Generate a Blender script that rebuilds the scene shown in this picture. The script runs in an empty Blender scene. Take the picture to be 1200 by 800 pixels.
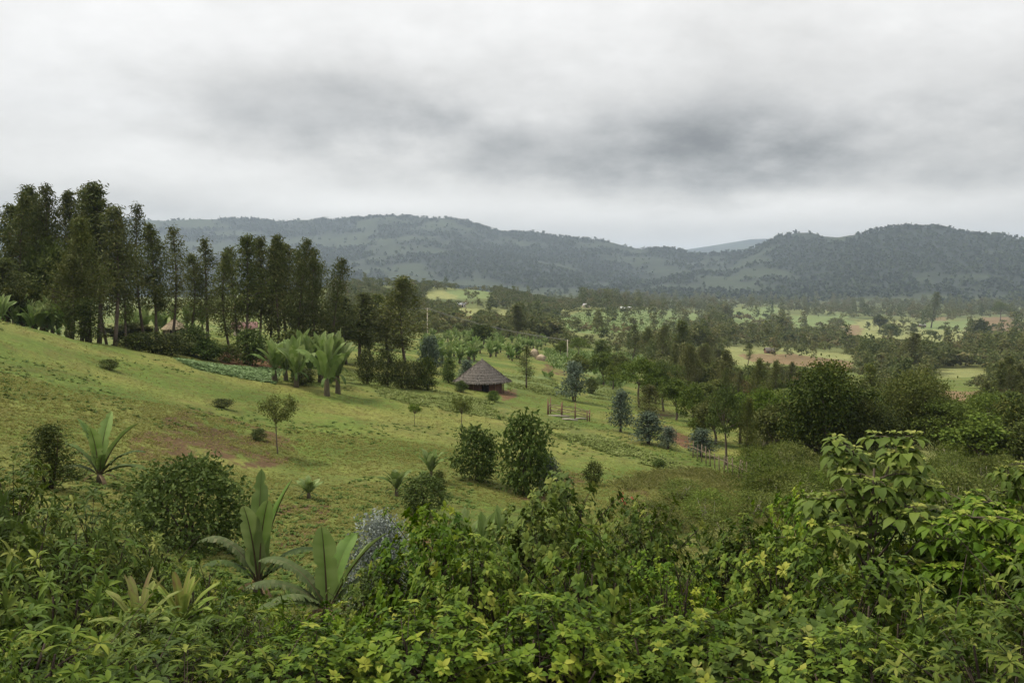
import bpy, math, random
import numpy as np
from mathutils import Vector, Matrix

rng = np.random.default_rng(11)
random.seed(11)
SC = bpy.context.scene
COL = SC.collection
PI = math.pi

# ------------------------------------------------------------------ camera geometry
F = 1039.23                       # focal length in pixels of a 1200 px wide frame
PITCH = math.atan(70.0 / F)       # the horizon sits at row 330


def ray(px, py):
    u = (px - 600.0) / F
    v = (400.0 - py) / F
    ca, sa = math.cos(PITCH), math.sin(PITCH)
    return u, ca + v * sa, v * ca - sa


def slope(px, py):
    x, y, z = ray(px, py)
    return z / math.hypot(x, y)


def project(x, y, z):
    ca, sa = math.cos(PITCH), math.sin(PITCH)
    dep = y * ca - z * sa
    up = y * sa + z * ca
    dep = np.where(dep < 1e-3, 1e-3, dep)
    return 600 + F * x / dep, 400 - F * up / dep


# ------------------------------------------------------------------ noise
def _hash(ix, iy, s):
    h = (ix.astype(np.int64) * 374761393 + iy.astype(np.int64) * 668265263 + s * 974711) & 0xFFFFFFFF
    h = ((h ^ (h >> 13)) * 1274126177) & 0xFFFFFFFF
    h = h ^ (h >> 16)
    return (h & 0xFFFF) / 65535.0


def vnoise(x, y, s=0):
    ix, iy = np.floor(x), np.floor(y)
    fx, fy = x - ix, y - iy
    fx, fy = fx * fx * (3 - 2 * fx), fy * fy * (3 - 2 * fy)
    a, b = _hash(ix, iy, s), _hash(ix + 1, iy, s)
    c, d = _hash(ix, iy + 1, s), _hash(ix + 1, iy + 1, s)
    return (a * (1 - fx) + b * fx) * (1 - fy) + (c * (1 - fx) + d * fx) * fy


def fbm(x, y, s=0, o=4):
    t, a, n = 0, 1.0, 0
    for k in range(o):
        t = t + a * vnoise(x, y, s + k * 17)
        n += a
        a *= .5
        x, y = x * 2.03 + 11.3, y * 2.03 + 5.7
    return t / n


# ------------------------------------------------------------------ terrain profiles
# per pixel column: distance -> pixel row at which the ground shows (or ('z', r, height))
NEAR = [('z', 1.5, -2.3), ('z', 4.5, -2.5), ('z', 8, -4.6), ('z', 14, -6.4)]
PROF = {
    -160: NEAR + [(24, 610), (35, 520), (50, 430), (65, 370), (80, 338), (90, 333), ('z', 110, -1.0), ('z', 150, -5), ('z', 220, -14), ('z', 500, -30), (1400, 358), (2300, 348)],
    0: NEAR + [(24, 640), (35, 560), (50, 480), (65, 420), (78, 383), (84, 373), ('z', 95, -4.4), ('z', 125, -8), ('z', 220, -16), ('z', 500, -30), (1400, 358), (2300, 348)],
    100: NEAR + [(24, 650), (38, 553), (55, 474), (75, 420), (88, 400), ('z', 100, -6.6), ('z', 130, -9.5), ('z', 220, -17), ('z', 500, -30), (1400, 358), (2300, 348)],
    200: NEAR + [(24, 670), (40, 553), (60, 475), (85, 424), (105, 404), (130, 391), (150, 385), ('z', 220, -15), ('z', 500, -28), (900, 352), (1400, 356), (2300, 348)],
    300: NEAR + [(25, 680), (40, 574), (55, 512), (75, 462), (95, 431), (120, 409), (140, 396), (165, 387), ('z', 250, -17), (500, 380), (900, 345), ('z', 1150, -20), (2300, 346)],
    400: NEAR + [(25, 680), (40, 585), (55, 522), (78, 468), (100, 441), (125, 422), (150, 409), (200, 400), (300, 392), (500, 375), (700, 350), (850, 334), ('z', 1100, -15), (2300, 344)],
    500: NEAR + [(25, 690), (40, 592), (55, 534), (75, 485), (100, 450), (130, 427), (180, 408), (280, 395), (450, 378), (700, 352), (900, 334), ('z', 1200, -18), (2300, 345)],
    565: NEAR + [(25, 690), (40, 602), (55, 544), (75, 494), (105, 455), (140, 431), (200, 410), (300, 395), (500, 378), (800, 350), (1000, 337), ('z', 1300, -22), (2300, 346)],
    660: NEAR + [(25, 700), (40, 614), (55, 556), (75, 509), (100, 479), (130, 456), (180, 433), (230, 418), (300, 405), (400, 396), (550, 381), (750, 366), (900, 360), (1600, 354), (2300, 348)],
    730: NEAR + [(25, 705), (40, 612), (55, 560), (78, 512), (110, 480), (150, 456), (200, 437), (280, 420), (380, 405), (520, 388), (700, 369), (820, 361), (1600, 356), (2300, 350)],
    800: NEAR + [(25, 700), (40, 612), (55, 566), (80, 520), (120, 484), (170, 461), (230, 441), (320, 421), (450, 408), (600, 396), (800, 384), (1100, 371), (1500, 361), (2300, 350)],
    1000: NEAR + [(25, 690), (40, 622), (60, 575), (90, 537), (130, 508), (180, 482), (250, 456), (350, 436), (500, 418), (700, 401), (1000, 386), (1400, 371), (2300, 355)],
    1200: NEAR + [(25, 690), (40, 616), (60, 570), (90, 534), (130, 508), (200, 477), (300, 449), (450, 426), (700, 405), (1000, 391), (1500, 373), (2300, 356)],
    1400: NEAR + [(25, 690), (40, 616), (60, 570), (90, 534), (130, 508), (200, 477), (300, 449), (450, 426), (700, 405), (1000, 391), (1500, 373), (2300, 356)],
}
RIDGE = [(-300, 291), (0, 277), (60, 271), (190, 266), (300, 263), (380, 260), (430, 257), (500, 256.5), (545, 260), (600, 268), (650, 277), (700, 286), (745, 293),
         (790, 298), (830, 297), (880, 290), (940, 281), (1020, 274.5), (1080, 276.5), (1150, 284), (1200, 288), (1500, 304)]
RIDGE_FAR = [(-300, 300), (700, 296), (790, 295), (840, 288), (880, 282), (920, 282), (1000, 290), (1400, 304)]
LR = np.linspace(math.log(1.5), math.log(9600), 620)      # log distance rows
RR = np.exp(LR)
AZT = np.radians(np.linspace(-75, 75, 601))


def build_table():
    pxs = sorted(PROF)
    azc = np.array([math.atan((p - 600) / F) for p in pxs])
    rows = []
    for p in pxs:
        rr, ee = [], []
        for k in PROF[p]:
            if k[0] == 'z':
                rr.append(k[1]); ee.append(k[2] / k[1])
            else:
                rr.append(k[0]); ee.append(slope(p, k[1]))
        rows.append(np.interp(LR, np.log(rr), ee))
    rows = np.array(rows)
    T = np.empty((len(AZT), len(LR)))
    for j in range(len(LR)):
        T[:, j] = np.interp(AZT, azc, rows[:, j])

    def smooth(A, axis, sig):
        n = int(sig * 3) + 1
        k = np.exp(-.5 * (np.arange(-n, n + 1) / sig) ** 2); k /= k.sum()
        return np.apply_along_axis(lambda v: np.convolve(np.pad(v, n, mode='edge'), k, mode='valid'), axis, A)
    T = smooth(T, 0, 7)
    T = smooth(T, 1, 3)
    # the far hills
    pxa = 600 + F * np.tan(np.clip(AZT, -1.2, 1.2))
    rp = np.interp(pxa, [a for a, b in RIDGE], [b for a, b in RIDGE])
    rf = np.interp(pxa, [a for a, b in RIDGE_FAR], [b for a, b in RIDGE_FAR])
    er = np.array([slope(600, q) for q in rp]); ef = np.array([slope(600, q) for q in rf])
    er = smooth(er[:, None], 0, 4)[:, 0]
    crest = np.interp(pxa, [-200, 300, 600, 800, 1000, 1300], [5200, 5000, 4600, 4200, 3700, 3600])
    j0 = np.searchsorted(RR, 2200)
    for i in range(len(AZT)):
        base = T[i, j0]
        s = np.clip((RR - 2200) / (crest[i] - 2200), 0, 1)
        s = s ** 1.15
        up = base + (er[i] - base) * s
        past = np.clip((RR - crest[i]) / 2000, 0, 1)
        up = up - .05 * past
        far = np.clip((RR - 7200) / 1600, 0, 1)
        far = far * far * (3 - 2 * far)
        up = up * (1 - far) + ef[i] * far
        T[i, j0:] = up[j0:]
    return T


TAB = build_table()


def gz(x, y):
    x, y = np.asarray(x, float), np.asarray(y, float)
    r = np.hypot(x, y)
    az = np.arctan2(x, y)
    fi = np.clip((az - AZT[0]) / (AZT[1] - AZT[0]), 0, len(AZT) - 1.001)
    fj = np.clip((np.log(np.maximum(r, 1.5)) - LR[0]) / (LR[1] - LR[0]), 0, len(LR) - 1.001)
    i, j = fi.astype(int), fj.astype(int)
    a, b = fi - i, fj - j
    e = (TAB[i, j] * (1 - a) + TAB[i + 1, j] * a) * (1 - b) + (TAB[i, j + 1] * (1 - a) + TAB[i + 1, j + 1] * a) * b
    z = e * r
    z = np.where(r < 1.5, -2.3, z)
    w = np.clip((r - 15) / 25, 0, 1)
    z = z + w * ((fbm(x / 9, y / 9, 3, 3) - .5) * .7 + (fbm(x / 2.2, y / 2.2, 5, 2) - .5) * .16)
    wf = np.clip((r - 300) / 600, 0, 1)
    z = z + wf * (fbm(x / 130, y / 130, 9, 3) - .5) * 6
    wh = np.clip((r - 2400) / 900, 0, 1) * np.clip((9000 - r) / 1500, 0, 1)
    # spurs and gullies on the hills: ridged noise stretched along the slope
    rid = 1 - np.abs(2 * fbm(az * 9, r / 1500, 21, 4) - 1)
    z = z + wh * ((rid - .7) * 60 + (fbm(x / 420, y / 420, 31, 4) - .5) * 30)
    return z


def place(px, r):
    az = math.atan((px - 600) / F)
    for _ in range(6):
        x, y = r * math.sin(az), r * math.cos(az)
        z = float(gz(x, y))
        q, _p = project(x, y, z)
        az -= math.atan((float(q) - px) / F)
    return x, y, z


def hit(px, py, rmin=12):
    dx, dy, dz = ray(px, py)
    h = math.hypot(dx, dy)
    rs = np.exp(np.linspace(math.log(rmin), math.log(8000), 4000))
    zz = gz(rs * dx / h, rs * dy / h)
    below = np.nonzero(rs * dz / h <= zz)[0]
    r = rs[below[0]] if len(below) else 2200
    return float(r)


def inside(poly, X, Y):
    n = len(poly)
    res = np.zeros(X.shape, bool)
    for i in range(n):
        x1, y1 = poly[i]; x2, y2 = poly[(i + 1) % n]
        c = ((y1 > Y) != (y2 > Y))
        xi = (x2 - x1) * (Y - y1) / ((y2 - y1) if y2 != y1 else 1e-9) + x1
        res ^= c & (X < xi)
    return res


# ------------------------------------------------------------------ materials
class NT:
    def __init__(self, tree):
        self.t = tree

    def n(self, typ, **kw):
        x = self.t.nodes.new(typ)
        for k, v in kw.items():
            if k.startswith('i_'):
                x.inputs[k[2:].replace('_', ' ')].default_value = v
            else:
                setattr(x, k, v)
        return x

    def l(self, a, b):
        self.t.links.new(a, b)

    def math(self, op, a, b=0.0, c=0.0, clamp=False):
        m = self.t.nodes.new('ShaderNodeMath'); m.operation = op; m.use_clamp = clamp
        for i, v in enumerate((a, b, c)):
            if isinstance(v, (int, float)):
                m.inputs[i].default_value = v
            else:
                self.l(v, m.inputs[i])
        return m.outputs[0]

    def mix(self, f, a, b, mode='MIX'):
        m = self.t.nodes.new('ShaderNodeMix'); m.data_type = 'RGBA'; m.blend_type = mode
        for s, v in ((m.inputs[0], f), (m.inputs[6], a), (m.inputs[7], b)):
            if isinstance(v, (int, float)):
                s.default_value = v
            elif isinstance(v, tuple):
                s.default_value = v if len(v) == 4 else (*v, 1)
            else:
                self.l(v, s)
        return m.outputs[2]

    def ramp(self, f, pts):
        m = self.t.nodes.new('ShaderNodeValToRGB')
        e = m.color_ramp.elements
        while len(e) < len(pts):
            e.new(.5)
        for k, (p, c) in zip(e, pts):
            k.position = p; k.color = (*c, 1)
        self.l(f, m.inputs[0])
        return m.outputs[0]

    def noise(self, scale, detail=4, vec=None, rough=.55):
        m = self.t.nodes.new('ShaderNodeTexNoise')
        m.inputs['Scale'].default_value = scale; m.inputs['Detail'].default_value = detail
        m.inputs['Roughness'].default_value = rough
        if vec is not None:
            self.l(vec, m.inputs['Vector'])
        return m.outputs['Fac']


def newmat(name):
    m = bpy.data.materials.new(name); m.use_nodes = True
    m.node_tree.nodes.clear()
    k = NT(m.node_tree)
    out = k.n('ShaderNodeOutputMaterial')
    return m, k, out


def leaf_mat(name, cols, trans=.22, rough=.5, spec=.35, objvar=.35, gain=1.0):
    """cols: list of base colours picked leaf by leaf; each plant also leans a little lighter or darker, warmer or cooler."""
    m, k, out = newmat(name)
    at = k.n('ShaderNodeAttribute', attribute_name='rnd')
    rough, spec = max(rough, .6), spec * .22
    n = len(cols)
    col = k.ramp(at.outputs['Fac'], [(i / max(n - 1, 1), tuple(q * gain for q in c)) for i, c in enumerate(cols)])
    oi = k.n('ShaderNodeObjectInfo')
    hsv = k.n('ShaderNodeHueSaturation')
    k.l(col, hsv.inputs['Color'])
    k.l(k.math('MULTIPLY_ADD', oi.outputs['Random'], objvar * 2, 1 - objvar), hsv.inputs['Value'])
    r2 = k.math('FRACT', k.math('MULTIPLY', oi.outputs['Random'], 37.7))
    k.l(k.math('MULTIPLY_ADD', r2, .022, .489), hsv.inputs['Hue'])
    k.l(k.math('MULTIPLY_ADD', r2, .16, .96), hsv.inputs['Saturation'])
    col = hsv.outputs['Color']
    p = k.n('ShaderNodeBsdfPrincipled')
    p.inputs['Roughness'].default_value = rough
    p.inputs['Specular IOR Level'].default_value = spec
    k.l(col, p.inputs['Base Color'])
    t = k.n('ShaderNodeBsdfTranslucent')
    k.l(col, t.inputs['Color'])
    mx = k.n('ShaderNodeMixShader'); mx.inputs[0].default_value = trans
    k.l(p.outputs[0], mx.inputs[1]); k.l(t.outputs[0], mx.inputs[2])
    k.l(mx.outputs[0], out.inputs['Surface'])
    return m


def rough_mat(name, c1, c2, scale=6, rough=.85, bump=.4, stretch=None, objvar=0.15, spec=.2):
    m, k, out = newmat(name)
    tc = k.n('ShaderNodeTexCoord')
    mp = k.n('ShaderNodeMapping')
    k.l(tc.outputs['Object'], mp.inputs['Vector'])
    if stretch:
        mp.inputs['Scale'].default_value = stretch
    f = k.noise(scale, 6, mp.outputs[0], .65)
    col = k.ramp(f, [(.3, c1), (.7, c2)])
    oi = k.n('ShaderNodeObjectInfo')
    hsv = k.n('ShaderNodeHueSaturation'); k.l(col, hsv.inputs['Color'])
    k.l(k.math('MULTIPLY_ADD', oi.outputs['Random'], objvar * 2, 1 - objvar), hsv.inputs['Value'])
    p = k.n('ShaderNodeBsdfPrincipled'); p.inputs['Roughness'].default_value = rough
    p.inputs['Specular IOR Level'].default_value = spec
    k.l(hsv.outputs[0], p.inputs['Base Color'])
    b = k.n('ShaderNodeBump'); b.inputs['Strength'].default_value = bump; b.inputs['Distance'].default_value = .03
    k.l(f, b.inputs['Height']); k.l(b.outputs[0], p.inputs['Normal'])
    k.l(p.outputs[0], out.inputs['Surface'])
    return m


M = {}
M['bark'] = rough_mat('bark_grey_brown', (.055, .04, .03), (.16, .125, .095), 5, stretch=(1, 1, .25))
M['bark_pale'] = rough_mat('bark_pale', (.14, .11, .085), (.30, .25, .20), 5, stretch=(1, 1, .2))
M['bark_dark'] = rough_mat('bark_dark', (.03, .022, .016), (.075, .055, .04), 7, stretch=(1, 1, .3))
M['euc'] = leaf_mat('eucalyptus_leaf', [(.056, .074, .024), (.080, .096, .030), (.102, .114, .036), (.125, .115, .042)], .25, objvar=.22)
M['euc_olive'] = leaf_mat('eucalyptus_leaf_olive', [(.066, .082, .023), (.094, .106, .029), (.128, .122, .040)], .2, objvar=.2)
M['dark'] = leaf_mat('dark_tree_leaf', [(.028, .041, .011), (.042, .057, .014), (.066, .082, .020), (.115, .118, .030)], .18, objvar=.2)
M['mid'] = leaf_mat('mid_green_leaf', [(.060, .092, .017), (.088, .122, .024), (.125, .155, .032)], .22, objvar=.25)
M['olive'] = leaf_mat('olive_leaf', [(.066, .088, .020), (.094, .116, .027), (.135, .145, .038)], .22, objvar=.25)
M['brown'] = leaf_mat('brownish_leaf', [(.098, .088, .028), (.145, .115, .042), (.19, .13, .056)], .22, objvar=.22)
M['blue'] = leaf_mat('blue_grey_leaf', [(.058, .080, .050), (.085, .112, .074), (.150, .182, .135)], .12, objvar=.2)
M['silver'] = leaf_mat('silver_blue_leaf', [(.14, .162, .145), (.21, .235, .21), (.37, .40, .36)], .12, objvar=.08)
M['coffee'] = leaf_mat('bush_leaf', [(.045, .068, .018), (.066, .094, .024), (.098, .125, .034)], .2, objvar=.15)
M['lance'] = leaf_mat('lance_leaf', [(.034, .060, .009), (.058, .096, .012), (.100, .140, .019), (.185, .21, .040)], .24, spec=.6, objvar=.22)
M['ovate'] = leaf_mat('ovate_leaf', [(.039, .072, .010), (.069, .114, .013), (.118, .162, .020), (.225, .24, .042)], .24, spec=.6, objvar=.28)
M['broad'] = leaf_mat('broad_leaf', [(.040, .074, .011), (.069, .114, .015), (.116, .165, .024), (.23, .245, .055)], .26, spec=.6, objvar=.12)
M['enset'] = leaf_mat('enset_blade', [(.062, .105, .022), (.10, .16, .035), (.20, .26, .09)], .3, spec=.8, objvar=.12)
M['enset_far'] = leaf_mat('enset_blade_far', [(.075, .12, .032), (.115, .17, .045), (.22, .27, .11)], .3, spec=.6, objvar=.15)
M['enset_torn'] = leaf_mat('enset_blade_weathered', [(.048, .072, .024), (.072, .10, .034), (.15, .16, .075)], .25, spec=.6, objvar=.1)
M['enset_dead'] = leaf_mat('dry_enset_leaf', [(.09, .06, .03), (.16, .11, .055), (.24, .18, .10)], .2, objvar=.1)
M['midrib'] = rough_mat('leaf_midrib', (.05, .035, .02), (.085, .07, .03), 9)
M['pseudostem'] = rough_mat('enset_stem', (.035, .03, .02), (.11, .09, .05), 6, stretch=(1, 1, .4))
M['rosette'] = leaf_mat('rosette_leaf', [(.085, .135, .030), (.14, .195, .045), (.22, .25, .07), (.20, .125, .075)], .25, objvar=.05)
M['red_flower'] = leaf_mat('red_petal', [(.35, .02, .02), (.5, .04, .03)], .2)
M['grass'] = leaf_mat('grass_blade', [(.105, .125, .03), (.165, .165, .045), (.235, .21, .075)], .35, objvar=0)
M['drygrass'] = leaf_mat('dry_grass_blade', [(.115, .13, .04), (.17, .17, .06), (.26, .24, .12)], .35, objvar=0)
M['weed'] = leaf_mat('weed_leaf', [(.05, .08, .02), (.075, .11, .027), (.105, .135, .04)], .2, objvar=0)
M['cabbage'] = leaf_mat('cabbage_leaf', [(.085, .13, .045), (.14, .19, .08), (.26, .32, .18)], .2, objvar=0)
M['crop'] = leaf_mat('crop_leaf', [(.085, .115, .028), (.14, .17, .048), (.26, .28, .12)], .25, objvar=0)
M['thatch_old'] = rough_mat('old_thatch', (.066, .057, .049), (.20, .178, .155), 9, stretch=(1, 1, .35), bump=.8, rough=.95)
M['thatch_pale'] = rough_mat('pale_thatch', (.28, .22, .14), (.5, .40, .28), 9, stretch=(1, 1, .35), bump=.6, rough=.95)
M['mud'] = rough_mat('mud_wall', (.085, .044, .030), (.15, .078, .05), 4, bump=.5)
M['mud_pale'] = rough_mat('pale_plaster', (.40, .33, .24), (.58, .5, .38), 4, bump=.2)
M['wood_grey'] = rough_mat('weathered_wood', (.10, .075, .055), (.25, .19, .14), 8, stretch=(1, 1, .2))
M['wood_rust'] = rough_mat('reddish_wood', (.12, .065, .04), (.23, .135, .085), 8, stretch=(1, 1, .2))
M['wood_pale'] = rough_mat('pale_pole', (.28, .24, .17), (.45, .40, .31), 8, stretch=(1, 1, .15))
M['tin_white'] = rough_mat('tin_roof', (.62, .63, .65), (.80, .80, .82), 3, rough=.45, bump=.1, spec=.5)
M['tin_grey'] = rough_mat('dull_tin_roof', (.22, .21, .20), (.36, .34, .32), 3, rough=.55, bump=.1, spec=.4)
M['tin_red'] = rough_mat('rusty_roof', (.15, .075, .062), (.23, .13, .11), 3, rough=.6, bump=.1)
M['dark_in'] = rough_mat('dark_doorway', (.008, .007, .006), (.014, .012, .01), 3)  # near-black colour painted in for the shade inside doorways and windows
M['wire'] = rough_mat('cable', (.16, .16, .14), (.22, .22, .2), 3)
M['stone'] = rough_mat('pale_stone', (.16, .14, .11), (.32, .29, .24), 5)


# ------------------------------------------------------------------ mesh helpers
def make_mesh(name, V, T, rnd=None, mat=None, smooth=False):
    me = bpy.data.meshes.new(name)
    V = np.asarray(V, np.float32).reshape(-1, 3); T = np.asarray(T, np.int32)
    k = T.shape[1]
    me.vertices.add(len(V)); me.vertices.foreach_set('co', V.ravel())
    me.loops.add(len(T) * k); me.loops.foreach_set('vertex_index', T.ravel())
    me.polygons.add(len(T))
    me.polygons.foreach_set('loop_start', np.arange(0, len(T) * k, k, dtype=np.int32))
    me.polygons.foreach_set('loop_total', np.full(len(T), k, np.int32))
    if smooth:
        me.polygons.foreach_set('use_smooth', np.ones(len(T), bool))
    if rnd is not None:
        a = me.attributes.new('rnd', 'FLOAT', 'POINT'); a.data.foreach_set('value', np.asarray(rnd, np.float32))
    me.update(calc_edges=True)
    if mat:
        me.materials.append(mat)
    return me


class MB:
    """collects triangles into one mesh"""
    def __init__(self):
        self.V, self.T, self.R, self.n = [], [], [], 0

    def add(self, V, T, r=.5):
        V = np.asarray(V, float).reshape(-1, 3); T = np.asarray(T, int)
        if T.shape[1] == 4:
            T = np.concatenate([T[:, [0, 1, 2]], T[:, [0, 2, 3]]])
        self.V.append(V); self.T.append(T + self.n)
        self.R.append(np.full(len(V), r) if np.isscalar(r) else r)
        self.n += len(V)
        return self

    def tube(self, pts, rad, sides=6, cap=True):
        pts = np.asarray(pts, float); n = len(pts)
        rad = np.full(n, rad) if np.isscalar(rad) else np.asarray(rad, float)
        tan = np.gradient(pts, axis=0); tan /= np.linalg.norm(tan, axis=1)[:, None] + 1e-9
        ref = np.array([0, 0, 1.]) if abs(tan[:, 2]).mean() < .8 else np.array([1., 0, 0])
        a = np.cross(tan, ref); a /= np.linalg.norm(a, axis=1)[:, None] + 1e-9
        b = np.cross(tan, a)
        th = np.arange(sides) * 2 * PI / sides
        ring = pts[:, None] + rad[:, None, None] * (np.cos(th)[None, :, None] * a[:, None] + np.sin(th)[None, :, None] * b[:, None])
        i = np.arange(n - 1)[:, None] * sides; j = np.arange(sides)[None]
        q = np.stack([i + j, i + (j + 1) % sides, i + sides + (j + 1) % sides, i + sides + j], -1).reshape(-1, 4)
        V = ring.reshape(-1, 3)
        T = np.concatenate([q[:, [0, 1, 2]], q[:, [0, 2, 3]]])
        if cap:
            V = np.vstack([V, pts[0], pts[-1]])
            m = n * sides
            c0 = np.stack([np.full(sides, m), (np.arange(sides) + 1) % sides, np.arange(sides)], -1)
            c1 = np.stack([np.full(sides, m + 1), (n - 1) * sides + np.arange(sides), (n - 1) * sides + (np.arange(sides) + 1) % sides], -1)
            T = np.concatenate([T, c0, c1])
        return self.add(V, T)

    def box(self, c, s, rz=0):
        x, y, z = np.array(s) / 2
        v = np.array([[-x, -y, -z], [x, -y, -z], [x, y, -z], [-x, y, -z], [-x, -y, z], [x, -y, z], [x, y, z], [-x, y, z]])
        q = [[0, 3, 2, 1], [4, 5, 6, 7], [0, 1, 5, 4], [1, 2, 6, 5], [2, 3, 7, 6], [3, 0, 4, 7]]
        cs, sn = math.cos(rz), math.sin(rz)
        v = v @ np.array([[cs, sn, 0], [-sn, cs, 0], [0, 0, 1]]) + np.array(c)
        return self.add(v, q)

    def mesh(self, name, mat, smooth=False):
        return make_mesh(name, np.vstack(self.V), np.vstack(self.T), np.concatenate(self.R), mat, smooth)


def unit(v):
    return v / (np.linalg.norm(v, axis=-1, keepdims=True) + 1e-9)


# leaf outlines: x across, y along, z up
LEAF_S = (np.array([[0, 0, 0], [.5, .45, .06], [0, 1, -.12], [-.5, .45, .06]]), np.array([[0, 1, 2], [0, 2, 3]]))
LEAF_M = (np.array([[0, 0, 0], [0, .5, 0.0], [0, 1, -.16], [.5, .42, .10], [-.5, .42, .10]]),
          np.array([[0, 3, 1], [3, 2, 1], [0, 1, 4], [4, 1, 2]]))
LEAF_L = (np.array([[0, 0, 0], [0, .33, .05], [0, .68, .0], [0, 1, -.16], [.44, .25, .09], [.40, .62, .06], [-.44, .25, .09], [-.40, .62, .06]]),
          np.array([[0, 4, 1], [4, 5, 2], [4, 2, 1], [5, 3, 2], [0, 1, 6], [6, 2, 7], [6, 1, 2], [7, 2, 3]]))


def leaves(mb, tpl, pos, d, n, L, W, rnd):
    """put one leaf per row: axis d, upper side n, length L, width W"""
    tv, tf = tpl
    y = unit(d); x = unit(np.cross(y, n)); z = np.cross(x, y)
    L = np.broadcast_to(np.asarray(L, float), (len(pos),)); W = np.broadcast_to(np.asarray(W, float), (len(pos),))
    V = pos[:, None] + tv[None, :, 0:1] * W[:, None, None] * x[:, None] + tv[None, :, 1:2] * L[:, None, None] * y[:, None] \
        + tv[None, :, 2:3] * L[:, None, None] * z[:, None]
    T = tf[None] + (np.arange(len(pos)) * len(tv))[:, None, None]
    mb.add(V.reshape(-1, 3), T.reshape(-1, 3), np.repeat(rnd, len(tv)))


def rdir(n, up=0.0):
    v = rng.normal(size=(n, 3)); v[:, 2] += up
    return unit(v)


def clump(mb, c, spread, n, L, W, tpl=LEAF_S, droop=0.0, outward=None, tone=0.0):
    """a spray of leaves round a point"""
    p = np.asarray(c) + rng.normal(size=(n, 3)) * np.asarray(spread)
    d = rdir(n); d[:, 2] -= droop
    if outward is not None:
        d = d + outward
    nn = rdir(n, .9)
    s = rng.uniform(.7, 1.25, n)
    rnd = np.clip(rng.beta(2, 2.2, n) + tone, 0, 1)
    leaves(mb, tpl, p, d, nn, L * s, W * s, rnd)


def curve(p0, p1, bend, n=6):
    p0, p1 = np.asarray(p0, float), np.asarray(p1, float)
    t = np.linspace(0, 1, n)[:, None]
    return p0 + (p1 - p0) * t + np.asarray(bend) * (np.sin(t * PI))


# ------------------------------------------------------------------ plant builders: each returns (trunk mesh, crown mesh, nominal height, nominal width)
def build_euc(i, H=18., W=4.6, low=.3, clumps=96, per=42, L=.44, lw=.14, mat='euc', lean=0.5, thin=1.0):
    tr, cr = MB(), MB()
    top = np.array([rng.normal() * lean, rng.normal() * lean, H * .97])
    bend = np.array([rng.normal() * lean * .6, rng.normal() * lean * .6, 0])
    axis = curve((0, 0, -.4), top, bend, 9)
    tr.tube(axis, np.linspace(.19, .03, 9) * H / 18, 7)
    ph = rng.uniform(0, 6.28, 4)
    for k in range(clumps):
        t = low + (1 - low) * (k + rng.uniform(0, 1)) / clumps
        u = (t - low) / (1 - low)
        R = W / 2 * min(1, (u + .15) * 2.6) * ((1 - u) ** .8 * 1.16) + .18
        a = rng.uniform(0, 6.28)
        R *= .72 + .34 * math.sin(a * 2 + ph[0] + u * 7) + .18 * math.sin(u * 11 + ph[1]) + .25 * rng.uniform(-1, 1)
        R = max(R, .15)
        if u < .85 and vnoise(np.array([a * .9 + ph[2]]), np.array([u * 6.5 + i * 3]), 7)[0] < .25:
            continue
        p0 = np.array([np.interp(t * H, axis[:, 2], axis[:, c]) for c in (0, 1)] + [t * H * .985])
        rise = R * rng.uniform(.2, .8)
        p1 = p0 + np.array([math.cos(a) * R, math.sin(a) * R, rise])
        if rng.uniform() < .6 and R > .6:
            tr.tube(curve(p0, p1, (0, 0, -.1 * R), 4), np.linspace(.05, .012, 4) * H / 18, 4, False)
        sp = .18 + .20 * R
        clump(cr, p0 + (p1 - p0) * rng.uniform(.75, 1.0), (sp, sp, sp * 1.25), int(per * thin), L, lw, droop=.8, tone=rng.normal() * .12)
        if R > 1.0:
            clump(cr, p0 + (p1 - p0) * .45, (sp, sp, sp), int(per * .5 * thin), L, lw, droop=.8, tone=rng.normal() * .12)
    return tr.mesh('euc_trunk', M['bark']), cr.mesh('euc_crown', M[mat]), H, W


def build_round(i, H=8., W=7., trunk=.32, lobes=9, sub=13, per=34, L=.42, lw=.24, mat='mid', flat=.75, bark='bark', droop=.3, tpl=LEAF_S, tr_r=.2):
    tr, cr = MB(), MB()
    fork = np.array([rng.normal() * .2, rng.normal() * .2, H * trunk])
    tr.tube(curve((0, 0, -.4), fork, rng.normal(size=3) * .12, 5), np.linspace(tr_r * 1.3, tr_r * .8, 5) * H / 8, 7)
    zc = H * (trunk + 1) / 2 + .1 * H * (1 - flat)
    hz = H * (1 - trunk) / 2
    for k in range(lobes):
        if k == 0:
            c = np.array([0, 0, H * .99 - hz * .55])
        else:
            a = k * 2.4 + rng.uniform(-.5, .5); q = math.sqrt((k + .4) / lobes)
            c = np.array([math.cos(a) * W * .34 * q, math.sin(a) * W * .34 * q, zc + hz * (rng.uniform(-.55, .5) - .25 * q)])
        rl = np.array([W * .19, W * .19, hz * .46 * flat + .12 * W * .5]) * rng.uniform(.75, 1.2)
        c[2] = min(c[2], H - rl[2] * .9)
        tr.tube(curve(fork, c, rng.normal(size=3) * .2, 5), np.linspace(tr_r * .55, .03, 5) * H / 8, 5, False)
        tone = rng.normal() * .13
        for s in range(sub):
            o = rdir(1, .25)[0]
            pc = c + o * rl * rng.uniform(.6, 1.05)
            sp = .055 * W * rng.uniform(.7, 1.3)
            clump(cr, pc, (sp, sp, sp * .7), per, L, lw, tpl, droop, o * .6, tone + rng.normal() * .08)
    return tr.mesh('round_trunk', M[bark]), cr.mesh('round_crown', M[mat]), H, W


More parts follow.
